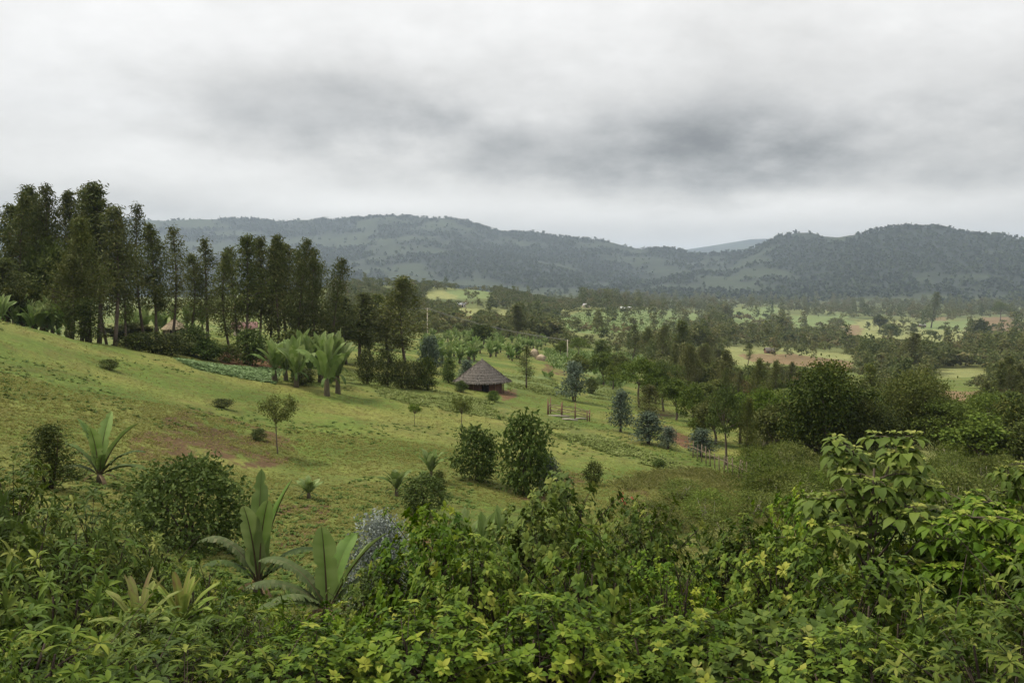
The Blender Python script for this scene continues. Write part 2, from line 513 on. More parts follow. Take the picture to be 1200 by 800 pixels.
def build_flat(i, H=9., W=9., mat='mid', pads=24, per=210, L=.34, lw=.17):
    """umbrella-crowned tree: leaning limbs that carry flat pads of leaves"""
    tr, cr = MB(), MB()
    fork = np.array([rng.normal() * .3, rng.normal() * .3, H * .42])
    tr.tube(curve((0, 0, -.4), fork, rng.normal(size=3) * .15, 5), np.linspace(.24, .15, 5), 7)
    for k in range(pads):
        a = k * 2.4 + rng.uniform(-.3, .3); q = math.sqrt((k + .3) / pads)
        c = np.array([math.cos(a) * W * .42 * q, math.sin(a) * W * .42 * q, H * (.93 - .40 * q * q) + rng.uniform(-.09, .02) * H])
        if k % 3 == 0:
            tr.tube(curve(fork, c, (rng.normal() * .3, rng.normal() * .3, .25), 6), np.linspace(.085, .02, 6), 5, False)
        rp = W * .135 * rng.uniform(.8, 1.2)
        tone = rng.normal() * .1
        for s in range(7):
            o = np.array([rng.normal() * rp * .55, rng.normal() * rp * .55, rng.uniform(-.25, .1)])
            clump(cr, c + o, (rp * .36, rp * .36, .3), per // 7, L, lw, LEAF_S, .25, None, tone + rng.normal() * .06)
    return tr.mesh('flat_trunk', M['bark']), cr.mesh('flat_crown', M[mat]), H, W


def build_bush(i, H=2.6, W=2.2, mat='coffee', sprays=120, per=20, L=.24, lw=.10, low=.1, taper=.35, stem='bark_dark', tpl=LEAF_M, cone=False, gap=.15):
    """a bush of drooping leafy sprays on thin upright stems"""
    tr, cr = MB(), MB()
    for k in range(5):
        a = rng.uniform(0, 6.28); q = rng.uniform(.1, .3) * W
        tr.tube(curve((rng.normal() * .04 * W, rng.normal() * .04 * W, -.2), (math.cos(a) * q, math.sin(a) * q, H * rng.uniform(.6, .85)), rng.normal(size=3) * .08, 6),
                np.linspace(.045, .012, 6) * H / 2.6, 5)
    ph = rng.uniform(0, 6.28, 3)
    for k in range(sprays):
        u = (k + rng.uniform()) / sprays
        z = H * (low + (.97 - low) * u)
        if cone:
            R = W / 2 * (1 - u) ** .75
        else:
            R = W / 2 * (math.sin(PI * min(1, max(0, (u * .86 + .14))) ** (.75 + taper)) ** .6)
        a = rng.uniform(0, 6.28)
        R *= 1 + .24 * math.sin(a * 3 + ph[0] + u * 5) + .16 * math.sin(a * 5 + ph[1] + u * 9) + (.28 if rng.uniform() < .1 else 0)
        q = math.sqrt(rng.uniform(gap, 1))
        o = np.array([math.cos(a), math.sin(a), 0])
        c = o * R * q + np.array([0, 0, z])
        sp = .052 * (H + W)
        clump(cr, c, (sp, sp, sp * .55), per, L, lw, tpl, .35, o * .9 + np.array([0, 0, .1]), rng.normal() * .13)
    return tr.mesh('bush_stem', M[stem]), cr.mesh('bush_crown', M[mat]), H, W


def build_sapling(i, H=3.4, W=2.2, mat='olive', L=.17, lw=.06):
    """thin bare stem with an airy crown"""
    tr, cr = MB(), MB()
    fork = np.array([.1, .05, H * .5])
    tr.tube(curve((0, 0, -.2), fork, (.06, 0, 0), 6), np.linspace(.045, .03, 6), 6)
    for k in range(16):
        a = k * 2.4; q = rng.uniform(.3, 1)
        c = np.array([math.cos(a) * W * .42 * q, math.sin(a) * W * .42 * q, H * rng.uniform(.58, .93)])
        tr.tube(curve(fork, c, (0, 0, .1), 5), np.linspace(.02, .006, 5), 4, False)
        for s in range(5):
            clump(cr, c + rng.normal(size=3) * .16, (.12, .12, .09), 24, L, lw, LEAF_M, .3)
    return tr.mesh('sapling_trunk', M['bark']), cr.mesh('sapling_crown', M[mat]), H, W


def build_shrub(i, kind, H=2.4, W=3.2, twigs=270):
    """roadside shrub close to the camera: every leaf has its own fold and droop"""
    tr, cr = MB(), MB()
    par = {'lance': (.17, .048, 13), 'ovate': (.115, .066, 17), 'broad': (.15, .095, 12), 'small': (.075, .038, 20)}[kind]
    L, lw, per = par
    stems = []
    for k in range(9):
        a = k * 2.4 + rng.uniform(-.3, .3); q = rng.uniform(.15, .75)
        tip = np.array([math.cos(a) * W * .4 * q, math.sin(a) * W * .4 * q, H * rng.uniform(.62, .9) * (1 - .25 * q * q)])
        ax = curve((rng.normal() * .12, rng.normal() * .12, -.3), tip, (0, 0, .12), 8)
        stems.append(ax)
        tr.tube(ax, np.linspace(.035, .012, 8), 5)
    P, D, N, R, S = [], [], [], [], []
    for k in range(twigs):
        a = rng.uniform(0, 6.28)
        cz = rng.uniform(0, 1) ** .75
        q = math.sqrt(max(0, 1 - cz * cz)) if rng.uniform() < .8 else rng.uniform(.2, .9)
        bump = 1 + .2 * math.sin(a * 3 + i * 1.7) * (1 - cz) + rng.uniform(-.2, .14)
        tip = np.array([math.cos(a) * W * .5 * q * bump, math.sin(a) * W * .5 * q * bump, H * (.12 + .86 * cz) * (1 + rng.uniform(-.13, .1))])
        if rng.uniform() < .3:
            tip *= rng.uniform(.7, .92)
        st = stems[int(rng.integers(len(stems)))]
        b = st[np.argmin(np.linalg.norm(st - tip * .6, axis=1))]
        if k % 2 == 0:
            tr.tube(curve(b, tip, (0, 0, .1), 5), np.linspace(.011, .004, 5), 4, False)
        dirn = unit(tip - b + np.array([0, 0, .35]))
        s1 = unit(np.cross(dirn, [.3, .2, 1.])); s2 = np.cross(dirn, s1)
        tone = rng.normal() * .19
        young = rng.uniform() < .22
        for m in range(per):
            w = m * 2.4 + rng.uniform(-.3, .3)
            along = 0 if m < per * .55 else -rng.uniform(.04, .38)
            rad = math.cos(w) * s1 + math.sin(w) * s2
            d = rad + dirn * rng.uniform(.05, .75) + np.array([0, 0, -.25 + rng.normal() * .15])
            P.append(tip + dirn * along + rad * .01); D.append(d)
            N.append(dirn + np.array([0, 0, .5]) + rng.normal(size=3) * .15)
            S.append(rng.uniform(.7, 1.2) * (.75 if young and m < 4 else 1))
            R.append(min(1, max(0, .38 + tone + rng.normal() * .13 + (.35 if young and m < per * .5 else 0))))
    S = np.array(S)
    leaves(cr, LEAF_L, np.array(P), np.array(D), np.array(N), L * S, lw * S * 1.1, np.array(R))
    return tr.mesh('shrub_stem', M['bark_dark']), cr.mesh('shrub_leaves', M[kind if kind != 'small' else 'ovate']), H, W


def build_croton(i, H=3.4, W=2.6, pads=15):
    """young broad-leaved tree: bare stem, tiers of large drooping leaves"""
    tr, cr = MB(), MB()
    tr.tube(curve((0, 0, -.3), (.05, .02, H * .9), (.07, .05, 0), 9), np.linspace(.045, .016, 9), 7)
    P, D, N, R, S = [], [], [], [], []
    for k in range(pads):
        a = k * 2.4 + rng.uniform(-.4, .4)
        u = k / (pads - 1)
        q = (1.05 - .65 * u) * rng.uniform(.7, 1.1)
        c = np.array([math.cos(a) * W * .42 * q, math.sin(a) * W * .42 * q, H * (.66 + .32 * u) + rng.uniform(-.08, .08)])
        b = np.array([.04, .02, H * (.42 + .40 * u)])
        tr.tube(curve(b, c, (0, 0, -.08), 6), np.linspace(.018, .007, 6), 5, False)
        for t in range(7):
            cc = c + np.array([rng.normal() * .2, rng.normal() * .2, rng.normal() * .06]) * W / 2.6
            tr.tube(curve(c, cc, (0, 0, .03), 3), [.006, .005, .004], 4, False)
            tone = rng.normal() * .08
            for m in range(13):
                w = m * 2.4 + rng.uniform(-.3, .3)
                rad = np.array([math.cos(w), math.sin(w), 0])
                inner = m < 5
                d = rad + np.array([0, 0, .25 if inner else -.35 + rng.normal() * .2])
                P.append(cc + rad * (.02 if inner else .07) + np.array([0, 0, .03 if inner else -.02])); D.append(d)
                N.append(np.array([0, 0, 1.]) + rad * .2 + rng.normal(size=3) * .12)
                S.append(.6 if inner else rng.uniform(.85, 1.25))
                R.append(min(1, max(0, (.78 if inner else .42) + tone + rng.normal() * .1)))
    S = np.array(S)
    leaves(cr, LEAF_L, np.array(P), np.array(D), np.array(N), .19 * S, .12 * S, np.array(R))
    return tr.mesh('young_tree_trunk', M['bark']), cr.mesh('young_tree_crown', M['broad']), H, W


def enset_blade(mb, rib, base, az, elev, arch, L, W, tone=.5, torn=False, rows=15, roll=0.0):
    """one paddle-shaped leaf: a curved spine with the two half-blades folded up along it"""
    t = np.linspace(0, 1, rows)
    ang = elev - arch * t ** 1.6
    ds = L / (rows - 1)
    px_ = np.concatenate([[0], np.cumsum(np.cos(ang[:-1]) * ds)]); pz = np.concatenate([[0], np.cumsum(np.sin(ang[:-1]) * ds)])
    ca, sa = math.cos(az), math.sin(az)
    sp = np.stack([px_ * ca, px_ * sa, pz], -1) + np.asarray(base)
    side0 = np.array([-sa, ca, 0.])
    nrm = np.stack([-np.sin(ang) * ca, -np.sin(ang) * sa, np.cos(ang)], -1)
    cr, sr = math.cos(roll), math.sin(roll)
    side = side0[None] * cr + nrm * sr
    nrm = nrm * cr - side0[None] * sr
    w = W * .5 * np.clip((t - .08) / .16, 0, 1) ** .7 * np.clip((1 - t) / .24, 0, 1) ** .5
    w = np.maximum(w, .012)
    fold = .34
    for sgn in (1, -1):
        e = np.where(rng.uniform(size=rows) < .14, rng.uniform(.55, .8, rows), rng.uniform(.94, 1.02, rows)) if not torn else rng.uniform(.72, 1.05, rows)
        sag = (0 if not torn else .35) * w * rng.uniform(.4, 1.2, rows)
        wave = np.sin(t * 17 + az * 3 + sgn) * .07 * w
        c0 = sp
        c1 = sp + side * (sgn * w * .5)[:, None] + nrm * (w * fold * .5)[:, None]
        c2 = sp + side * (sgn * w * e)[:, None] + nrm * (w * fold * .8 + wave)[:, None]
        c2[:, 2] -= sag
        if torn:
            for k in range(rows - 1):
                sh = rng.normal() * .05
                dn = rng.uniform(0, .25) * w[k]
                q = np.array([c0[k], c0[k + 1], c1[k + 1], c1[k], c2[k] + (sp[k + 1] - sp[k]) * (.12 + sh) - [0, 0, dn], c2[k + 1] - (sp[k + 1] - sp[k]) * .12 - [0, 0, dn]])
                mb.add(q, [[0, 1, 2], [0, 2, 3], [3, 2, 5], [3, 5, 4]], float(np.clip(tone + rng.normal() * .15, 0, 1)))
        else:
            V = np.stack([c0, c1, c2], 1).reshape(-1, 3)
            k = np.arange(rows - 1)[:, None] * 3; j = np.arange(2)[None]
            q = np.stack([k + j, k + j + 1, k + j + 4, k + j + 3], -1).reshape(-1, 4)
            mb.add(V, q, np.clip(tone + .05 * np.sin(np.repeat(t, 3) * 23 + az) + np.tile([-.12, .05, .10], rows) + np.repeat(rng.normal(size=rows) * .07, 3), 0, 1))
    if rib is not None:
        rib.tube(sp - nrm * .012, np.linspace(.035, .006, rows) * L / 2.5, 5)


def build_enset_far(i, n=10, H=4.2):
    st, cr = MB(), MB()
    hs = H * .28
    st.tube(curve((0, 0, -.3), (.05, .02, hs), (0, 0, 0), 5), [.24, .23, .2, .17, .13], 8)
    for k in range(n):
        a = k * 2.4 + rng.uniform(-.4, .4)
        u = k / (n - 1)
        enset_blade(cr, None, (math.cos(a) * .06, math.sin(a) * .06, hs * (.8 + .2 * u)), a, 1.15 + .38 * u + rng.normal() * .05, 1.25 - 1.0 * u + rng.uniform(-.2, .2),
                    H * .74 * rng.uniform(.8, 1.05), .78 * H / 4.2 * rng.uniform(.8, 1.1), float(np.clip(.45 + .3 * u + rng.normal() * .15, 0, 1)), u < .35 and rng.uniform() < .6, 9, rng.normal() * .4)
    # old leaves hanging against the stem
    for k in range(4):
        a = rng.uniform(0, 6.28)
        enset_blade(cr, None, (math.cos(a) * .15, math.sin(a) * .15, hs), a, .1, 1.9, H * .32, .28, .05, True, 7)
    return st.mesh('enset_stem', M['pseudostem']), cr.mesh('enset_leaves', M['enset_far']), H, H * .8


def build_rosette(i, n=40, L=.56):
    st, cr = MB(), MB()
    st.tube([(0, 0, -.3), (.02, 0, .4), (.0, .02, .95)], [.05, .045, .04], 7)
    for k in range(n):
        a = k * 2.4; u = k / (n - 1)
        enset_blade(cr, None, (0, 0, .93 + .05 * u), a, -.3 + 1.6 * u ** 2.4, .75 - .4 * u, L * rng.uniform(.85, 1.1) * (1 - .45 * u ** 2), .085, .30 + 1.3 * max(0, u - .62) + rng.normal() * .05, False, 8)
    return st.mesh('rosette_stem', M['bark']), cr.mesh('rosette_leaves', M['rosette']), 1.5, 1.1


# ------------------------------------------------------------------ object helpers
def obj(name, me, parent=None, loc=(0, 0, 0), rz=0, scale=None):
    o = bpy.data.objects.new(name, me); COL.objects.link(o)
    o.location = loc; o.rotation_euler = (0, 0, rz)
    if scale is not None:
        o.scale = scale
    o.parent = parent
    return o


def tag(o, label=None, cat=None, group=None, kind=None):
    for k, v in (('label', label), ('category', cat), ('group', group), ('kind', kind)):
        if v:
            o[k] = v
    return o


def thing(name, label, cat, loc, rz=0, scale=(1, 1, 1), group=None):
    o = obj(name, None, None, loc, rz, scale)
    o.empty_display_size = .3
    return tag(o, label, cat, group)


LIB = {}


def lib(kind, n, fn):
    LIB[kind] = [fn(i) for i in range(n)]


STEMLESS = {}


def plant(kind, name, px, top, label, cat, base=None, r=None, w=None, group=None, var=None, parts=('trunk', 'crown'), rz=None, sink=0.0):
    """a plant standing on the ground: base row or distance r gives where, top row how tall, w (pixels) how wide"""
    if r is None:
        r = hit(px, base)
    x, y, z = place(px, r)
    zt = r * slope(px, top)
    h = max(zt - z, .25)
    v = LIB[kind][int(rng.integers(len(LIB[kind]))) if var is None else var % len(LIB[kind])]
    s = h / v[2]
    sw = s if w is None else (w * r / F) / v[3]
    o = thing(name, label, cat, (x, y, z - sink), rng.uniform(0, 6.28) if rz is None else rz, (sw, sw, s), group)
    obj(parts[0], v[0], o); obj(parts[1], v[1], o)
    return o


# ================================================================== THE PLACE
# ------------------------------------------------------------------ land use, as areas on the ground
RED_SOIL = [[(150, 520), (215, 478), (262, 485), (300, 500), (345, 520), (330, 545), (262, 548), (170, 548)],
            [(585, 458), (604, 455), (608, 466), (588, 470)], [(660, 552), (690, 556), (684, 570), (655, 566)],
            [(600, 574), (640, 580), (640, 592), (600, 590)], [(780, 498), (812, 512), (806, 526), (778, 510)],
            [(255, 410), (330, 412), (330, 432), (258, 428)], [(722, 570), (762, 566), (760, 600), (724, 600)],
            [(770, 480), (790, 484), (786, 494), (768, 490)], [(640, 424), (672, 428), (664, 440), (634, 436)],
            [(330, 585), (392, 590), (380, 640), (322, 640)], [(480, 625), (512, 622), (508, 650), (470, 650)]]
RED_FIELD = [[(870, 416), (925, 416), (1000, 424), (998, 436), (940, 430), (880, 424)], [(1146, 373), (1185, 372), (1184, 392), (1136, 394)],
             [(1182, 378), (1300, 374), (1300, 394), (1182, 392)], [(1098, 458), (1150, 458), (1150, 470), (1098, 470)],
             [(990, 384), (1012, 381), (1010, 394), (988, 394)], [(1090, 372), (1108, 371), (1108, 378), (1090, 378)]]
PALE_FIELD = [[(840, 405), (900, 407), (1000, 416), (1000, 423), (925, 416), (860, 416)], [(995, 377), (1030, 374), (1140, 383), (1125, 402), (1060, 400), (1005, 396)],
              [(855, 414), (925, 417), (870, 430), (850, 424)], [(1100, 432), (1150, 430), (1160, 440), (1100, 444)], [(985, 445), (1010, 446), (1006, 455), (985, 455)],
              [(540, 362), (562, 360), (560, 370), (545, 372)], [(582, 362), (592, 362), (590, 372), (580, 370)], [(500, 342), (520, 340), (545, 348), (505, 352)],
              [(815, 436), (835, 436), (832, 448), (815, 446)], [(1010, 452), (1026, 452), (1026, 462), (1010, 462)]]
GREEN_FIELD = [[(655, 372), (690, 364), (770, 362), (830, 367), (800, 384), (700, 392), (660, 386)], [(635, 410), (690, 414), (760, 418), (742, 442), (700, 440), (650, 432)],
               [(525, 340), (570, 338), (575, 350), (535, 350)], [(590, 438), (640, 440), (660, 452), (590, 454)], [(690, 446), (735, 444), (720, 468), (690, 466)],
               [(920, 372), (990, 368), (1000, 380), (930, 386)], [(1085, 376), (1135, 374), (1130, 388), (1075, 386)], [(860, 362), (910, 360), (910, 376), (860, 380)]]
CROP = [[(470, 452), (540, 462), (600, 476), (700, 508), (800, 545), (790, 556), (690, 524), (600, 494), (540, 484), (470, 472)],
        [(588, 440), (650, 446), (668, 466), (596, 458)], [(690, 450), (730, 450), (724, 470), (690, 466)], [(400, 430), (470, 448), (468, 470), (400, 452)]]
CABBAGE = [[(205, 420), (262, 428), (330, 432), (322, 450), (285, 444), (228, 432)]]
DRY = [[(720, 565), (800, 545), (880, 560), (1010, 570), (1010, 640), (860, 660), (740, 640)], [(880, 500), (960, 520), (1210, 520), (1210, 600), (960, 600), (880, 560)]]


def any_in(polys, X, Y):
    m = np.zeros(X.shape, bool)
    for p in polys:
        m |= inside(p, X, Y)
    return m


def build_ground():
    core = np.radians(np.arange(-37, 37.01, .125))
    left = np.radians(np.concatenate([np.arange(-180, -70, 5), np.arange(-70, -37, 1.0)]))
    azs = np.concatenate([left, core, -left[::-1][:-1] if False else -left[::-1]])
    azs = np.unique(np.round(azs, 7))
    azs = azs[:-1] if azs[-1] >= PI - 1e-4 else azs
    rows = np.exp(np.concatenate([np.linspace(math.log(1.5), math.log(25), 60), np.linspace(math.log(25), math.log(300), 230)[1:],
                                  np.linspace(math.log(300), math.log(2300), 130)[1:], np.linspace(math.log(2300), math.log(9500), 190)[1:]]))
    A, R = np.meshgrid(azs, rows, indexing='ij')
    X, Y = R * np.sin(A), R * np.cos(A)
    Z = gz(X, Y)
    na, nr = A.shape
    PX, PY = project(X, Y, Z)
    front = np.abs(A) < math.radians(50)
    big = np.clip((R - 150) / 300, 0, 1)
    jx = PX + big * (fbm(X / 34, Y / 34, 43, 3) - .5) * 26 + (fbm(X / 3.0, Y / 3.0, 41, 3) - .5) * np.clip(22 * 40 / R, 3, 24)
    jy = PY + big * (fbm(X / 34, Y / 60, 53, 3) - .5) * 7 + (fbm(X / 3.0, Y / 3.0, 51, 3) - .5) * np.clip(14 * 40 / R, 1.5, 16)
    n1 = fbm(X / 7, Y / 7, 61, 4)[..., None]
    n2 = fbm(X / 1.3, Y / 1.3, 71, 3)[..., None]
    grass = np.array([.086, .122, .024]); grass_y = np.array([.142, .153, .040]); scrub = np.array([.055, .066, .02])
    t = np.clip((n1 - .38) / .28, 0, 1)
    C = grass * (1 - t) + grass_y * t
    # wetter, greener low ground, drier on the shoulder of the hill
    low = np.clip((PY - 520) / 90, 0, 1)[..., None] * np.clip((PX[..., None] - 240) / 120, 0, 1)
    C = C * (1 - .6 * low) + np.array([.072, .104, .022]) * .6 * low
    C = C * (.85 + .3 * n2)
    mott = np.clip((fbm(X / .9, Y / .9, 81, 3)[..., None] - .56) / .1, 0, 1) * .28
    C = C * (1 - mott) + np.array([.10, .062, .026]) * mott
    far = np.clip((R - 220) / 250, 0, 1)[..., None] * np.clip((PX[..., None] - 300) / 200, 0, 1)
    fn = np.clip((fbm(X / 45, Y / 45, 91, 4)[..., None] - .3) * 2, 0, 1)
    land = np.array([.065, .082, .027]) * (1 - fn) + np.array([.165, .175, .062]) * fn
    C = C * (1 - far) + land * far

    def paint(polys, col, amt=1.0, brk=0.0, seed=0):
        nonlocal C
        m = any_in(polys, jx, jy) & front
        a = m.astype(float)[..., None] * amt
        if brk:
            a = a * np.clip((fbm(X / 1.0, Y / 1.0, seed, 5)[..., None] - brk) / .10, 0, 1)
        C = C * (1 - a) + np.array(col) * (.85 + .3 * n2) * a
    paint(DRY, (.15, .145, .052), .7, .3, 101)
    paint(RED_SOIL, (.088, .050, .029), .9, .43, 111)
    paint(RED_SOIL[1:2] + RED_SOIL[4:6], (.125, .064, .038), .8)
    paint(PALE_FIELD, (.19, .20, .078), .85)  # valley field colours, raised to stand in for sun patches
    paint(RED_FIELD, (.165, .105, .064), .8)
    paint(GREEN_FIELD, (.125, .165, .060), .9)
    paint(CROP, (.09, .115, .034), .6, .40, 161)
    paint(CABBAGE, (.09, .125, .04), .7)
    # hills: wood floor coloured dark for the shade under trees, lighter clearings
    hw = np.clip((R - 2000) / 500, 0, 1)[..., None]
    hn = fbm(X / 210 + A * 3, Y / 210, 121, 5)[..., None]
    clear = np.clip((hn - .55) / .12, 0, 1)
    hc = np.array([.014, .020, .011]) * (1 - clear) + np.array([.032, .043, .020]) * clear
    C = C * (1 - hw) + hc * hw
    # leaf litter, darkened so gaps between the roadside shrubs read as shade
    litter_shade = np.clip((23 - R) / 5, 0, 1)[..., None]
    C = C * (1 - litter_shade) + np.array([.034, .030, .017]) * (.7 + .6 * n2) * litter_shade
    # road shoulder by the camera
    rd = np.clip((5.2 - R) / 1.2, 0, 1)[..., None]
    C = C * (1 - rd) + np.array([.16, .095, .06]) * rd
    k = np.searchsorted(rows, 2290)

    def sheet(name, c0, c1):
        m = c1 - c0
        V = np.stack([X[:, c0:c1], Y[:, c0:c1], Z[:, c0:c1]], -1).reshape(-1, 3)
        i = np.arange(na)[:, None] * m; i2 = ((np.arange(na) + 1) % na)[:, None] * m; j = np.arange(m - 1)[None]
        Q = np.stack([i + j, i2 + j, i2 + j + 1, i + j + 1], -1).reshape(-1, 4)[:, ::-1]
        V = V.astype(np.float32)
        if c0 == 0:                                                   # close the sheet under the camera
            V = np.vstack([V, [[0, 0, -2.3]]])
        me = make_mesh(name, V, Q, None, M['land'], True)
        if c0 == 0:
            pass
        cc = np.concatenate([C[:, c0:c1].reshape(-1, 3), np.ones((na * m, 1))], 1).astype(np.float32)
        if c0 == 0:
            cc = np.vstack([cc, [[.16, .095, .06, 1]]]).astype(np.float32)
        a = me.color_attributes.new('land', 'FLOAT_COLOR', 'POINT'); a.data.foreach_set('color', cc.ravel())
        return tag(obj(name, me), kind='structure')
    sheet('ground', 0, k + 1)
    sheet('hills', k, nr)


def land_material():
    m, k, out = newmat('land')
    at = k.n('ShaderNodeAttribute', attribute_name='land')
    geo = k.n('ShaderNodeNewGeometry')
    f1 = k.noise(1.7, 6, geo.outputs['Position'], .7)
    f2 = k.noise(.11, 5, geo.outputs['Position'], .6)
    c = k.mix(1.0, at.outputs['Color'], k.ramp(f1, [(.25, (.68, .68, .64)), (.75, (1.3, 1.28, 1.26))]), 'MULTIPLY')
    c = k.mix(1.0, c, k.ramp(f2, [(.3, (.78, .84, .8)), (.7, (1.2, 1.15, 1.15))]), 'MULTIPLY')
    f3 = k.noise(7.0, 5, geo.outputs['Position'], .75)
    c = k.mix(1.0, c, k.ramp(f3, [(.3, (.5, .55, .5)), (.5, (1, 1, 1)), (.7, (1.3, 1.25, 1.2))]), 'MULTIPLY')
    p = k.n('ShaderNodeBsdfPrincipled'); p.inputs['Roughness'].default_value = .9
    p.inputs['Specular IOR Level'].default_value = .1
    k.l(c, p.inputs['Base Color'])
    b = k.n('ShaderNodeBump'); b.inputs['Strength'].default_value = .9; b.inputs['Distance'].default_value = .25
    k.l(f1, b.inputs['Height']); k.l(b.outputs[0], p.inputs['Normal'])
    k.l(p.outputs[0], out.inputs['Surface'])
    return m


M['land'] = land_material()
build_ground()


# ------------------------------------------------------------------ ground cover (what nobody could count)
def scatter_points(n, rmin, rmax, pxmin=-80, pxmax=1280, polys=None, avoid=None, seed_density=None):
    u = rng.uniform(0, 1, n)
    r = np.sqrt(rmin ** 2 + u * (rmax ** 2 - rmin ** 2)) if rmax / rmin < 4 else np.exp(np.log(rmin) + u * (math.log(rmax / rmin)))
    az = np.arctan((rng.uniform(pxmin, pxmax, n) - 600) / F)
    x, y = r * np.sin(az), r * np.cos(az)
    z = gz(x, y)
    PX, PY = project(x, y, z)
    keep = np.ones(n, bool)
    if polys is not None:
        keep &= any_in(polys, PX, PY)
    if avoid is not None:
        keep &= ~any_in(avoid, PX, PY)
    return np.stack([x, y, z], -1)[keep]


def tufts(name, mat, P, blades, L, W, lean=.5, tpl=None, bias=0):
    mb = MB()
    n = len(P)
    for b in range(blades):
        a = rng.uniform(0, 6.28, n)
        d = np.stack([np.cos(a) * lean, np.sin(a) * lean, np.ones(n) * 1.0], -1) + rng.normal(size=(n, 3)) * .2
        nn = np.stack([-np.cos(a), -np.sin(a), np.full(n, .8)], -1)
        s = rng.uniform(.55, 1.3, n)
        off = rng.normal(size=(n, 3)) * [L * .35, L * .35, 0]
        leaves(mb, tpl or LEAF_S, P + off - [0, 0, .02], d, nn, L * s, W * s, np.clip(rng.beta(2, 2, n) + bias, 0, 1))
    return tag(obj(name, mb.mesh(name, mat)), kind='stuff')


slope_avoid = CABBAGE + [RED_SOIL[1], RED_SOIL[5]]
P = np.vstack([scatter_points(80000, 20, 60, -620, 1000, avoid=slope_avoid), scatter_points(64000, 60, 150, -620, 1000, avoid=slope_avoid)])
dens = fbm(P[:, 0] / 5, P[:, 1] / 5, 131, 3)
P = P[dens > rng.uniform(.25, .62, len(P))]
g = tufts('grass', M['grass'], P, 4, .15, .045, 1.5)
tag(g, 'short cropped pasture grass over the open slope', 'grass')
P = scatter_points(14000, 22, 120, -620, 900, avoid=CABBAGE)
dens = fbm(P[:, 0] / 6, P[:, 1] / 6, 141, 3)
P = P[dens > .54]
g = tufts('weeds', M['weed'], P, 12, .17, .075, 1.3, LEAF_M)
tag(g, 'low dark weeds dotted over the pasture', 'weeds')
P = scatter_points(30000, 30, 110, 700, 1010, polys=DRY)
dens = fbm(P[:, 0] / 4, P[:, 1] / 4, 151, 3)
P = P[dens > rng.uniform(.36, .64, len(P))]
g = tufts('tall_dry_grass', M['drygrass'], P, 5, .42, .035, 1.2)
tag(g, 'tall straw and olive grass in the hollow below the slope', 'grass')
P = scatter_points(30000, 60, 130, 180, 360, polys=CABBAGE)[:2600]
g = tufts('cabbage_leaves', M['cabbage'], P, 9, .22, .15, 1.3, LEAF_M)
tag(g, 'pale green vegetable leaves in a strip below the hedge', 'vegetables')
P = scatter_points(60000, 50, 210, 380, 820, polys=CROP)[:9000]
dens = fbm(P[:, 0] / 4, P[:, 1] / 4, 161, 3)
P = P[dens > rng.uniform(.40, .66, len(P))]
g = tufts('crop_leaves', M['crop'], P, 9, .30, .11, 1.2, LEAF_M)
tag(g, 'leafy crop plants growing in a band across the slope', 'crops')
P = scatter_points(9000, 150, 900, 600, 1150, polys=GREEN_FIELD)[:5000]
g = tufts('plantation_leaves', M['enset_far'], P, 7, 1.5, .5, .55, LEAF_M)
tag(g, 'pale green plantation leaves on the fields across the valley', 'crops')

# ------------------------------------------------------------------ plant library
lib('euc', 6, lambda i: build_euc(i, W=[4.6, 5.4, 4.0, 5.0, 4.3, 5.8][i], low=[.24, .2, .32, .16, .28, .22][i], lean=[.5, .9, .4, 1.1, .6, .8][i], thin=[1, .75, .9, .7, 1, .8][i]))
lib('euc_olive', 2, lambda i: build_euc(i, mat='euc_olive', W=6.2, low=.22))
lib('euc_thin', 3, lambda i: build_euc(i, W=4.0, low=.25, clumps=60, per=34, thin=.85))
lib('bigdark', 2, lambda i: build_round(i, mat='dark', W=13, H=15, trunk=.12, lobes=18, sub=24, per=52, L=.40, lw=.22, flat=.7, tr_r=.25))
lib('bigolive', 2, lambda i: build_round(i, mat='olive', W=14, H=13, trunk=.2, lobes=18, sub=22, per=50, L=.36, lw=.18, flat=.75, tr_r=.25))
lib('dark', 3, lambda i: build_round(i, mat='dark', W=7.5, H=8, trunk=.2, lobes=12, per=42))
lib('mid', 3, lambda i: build_round(i, mat='mid'))
lib('olive', 3, lambda i: build_round(i, mat='olive', lobes=10))
lib('brown', 2, lambda i: build_round(i, mat='brown', trunk=.25, lobes=8))
lib('flat', 3, lambda i: build_flat(i, mat='mid'))
lib('flat_dark', 2, lambda i: build_flat(i, mat='coffee', pads=18))
lib('bush', 4, lambda i: build_bush(i))
lib('bushdark', 3, lambda i: build_bush(i, mat='dark', sprays=110, per=20, W=2.6))
lib('ballbush', 1, lambda i: build_bush(i, mat='coffee', sprays=330, per=16, W=3.2, H=2.8, low=.06, L=.19, lw=.10, gap=.55))
lib('bluetree', 3, lambda i: build_bush(i, mat='blue', H=4, W=2.0, sprays=120, per=22, L=.26, lw=.09, low=.18, cone=True, stem='bark'))
lib('silver', 1, lambda i: build_bush(i, mat='silver', H=2.6, W=2.4, sprays=240, per=26, L=.12, lw=.05, low=.05, cone=True, stem='bark'))
lib('conifer', 2, lambda i: build_bush(i, mat='dark', H=4, W=1.8, sprays=130, per=26, L=.22, lw=.06, low=.08, cone=True))
lib('sapling', 2, lambda i: build_sapling(i))
lib('sapling_olive', 1, lambda i: build_sapling(i, mat='mid', W=2.0))
lib('thicket', 4, lambda i: build_bush(i, mat=['olive', 'mid', 'olive', 'olive'][i], H=2.8, W=3.2, sprays=130, per=26, L=.17, lw=.06, low=.1, stem='wood_pale', tpl=LEAF_M))
lib('enset', 4, lambda i: build_enset_far(i, 9 + i))
lib('lance', 3, lambda i: build_shrub(i, 'lance'))
lib('ovate', 3, lambda i: build_shrub(i, 'ovate', twigs=380))
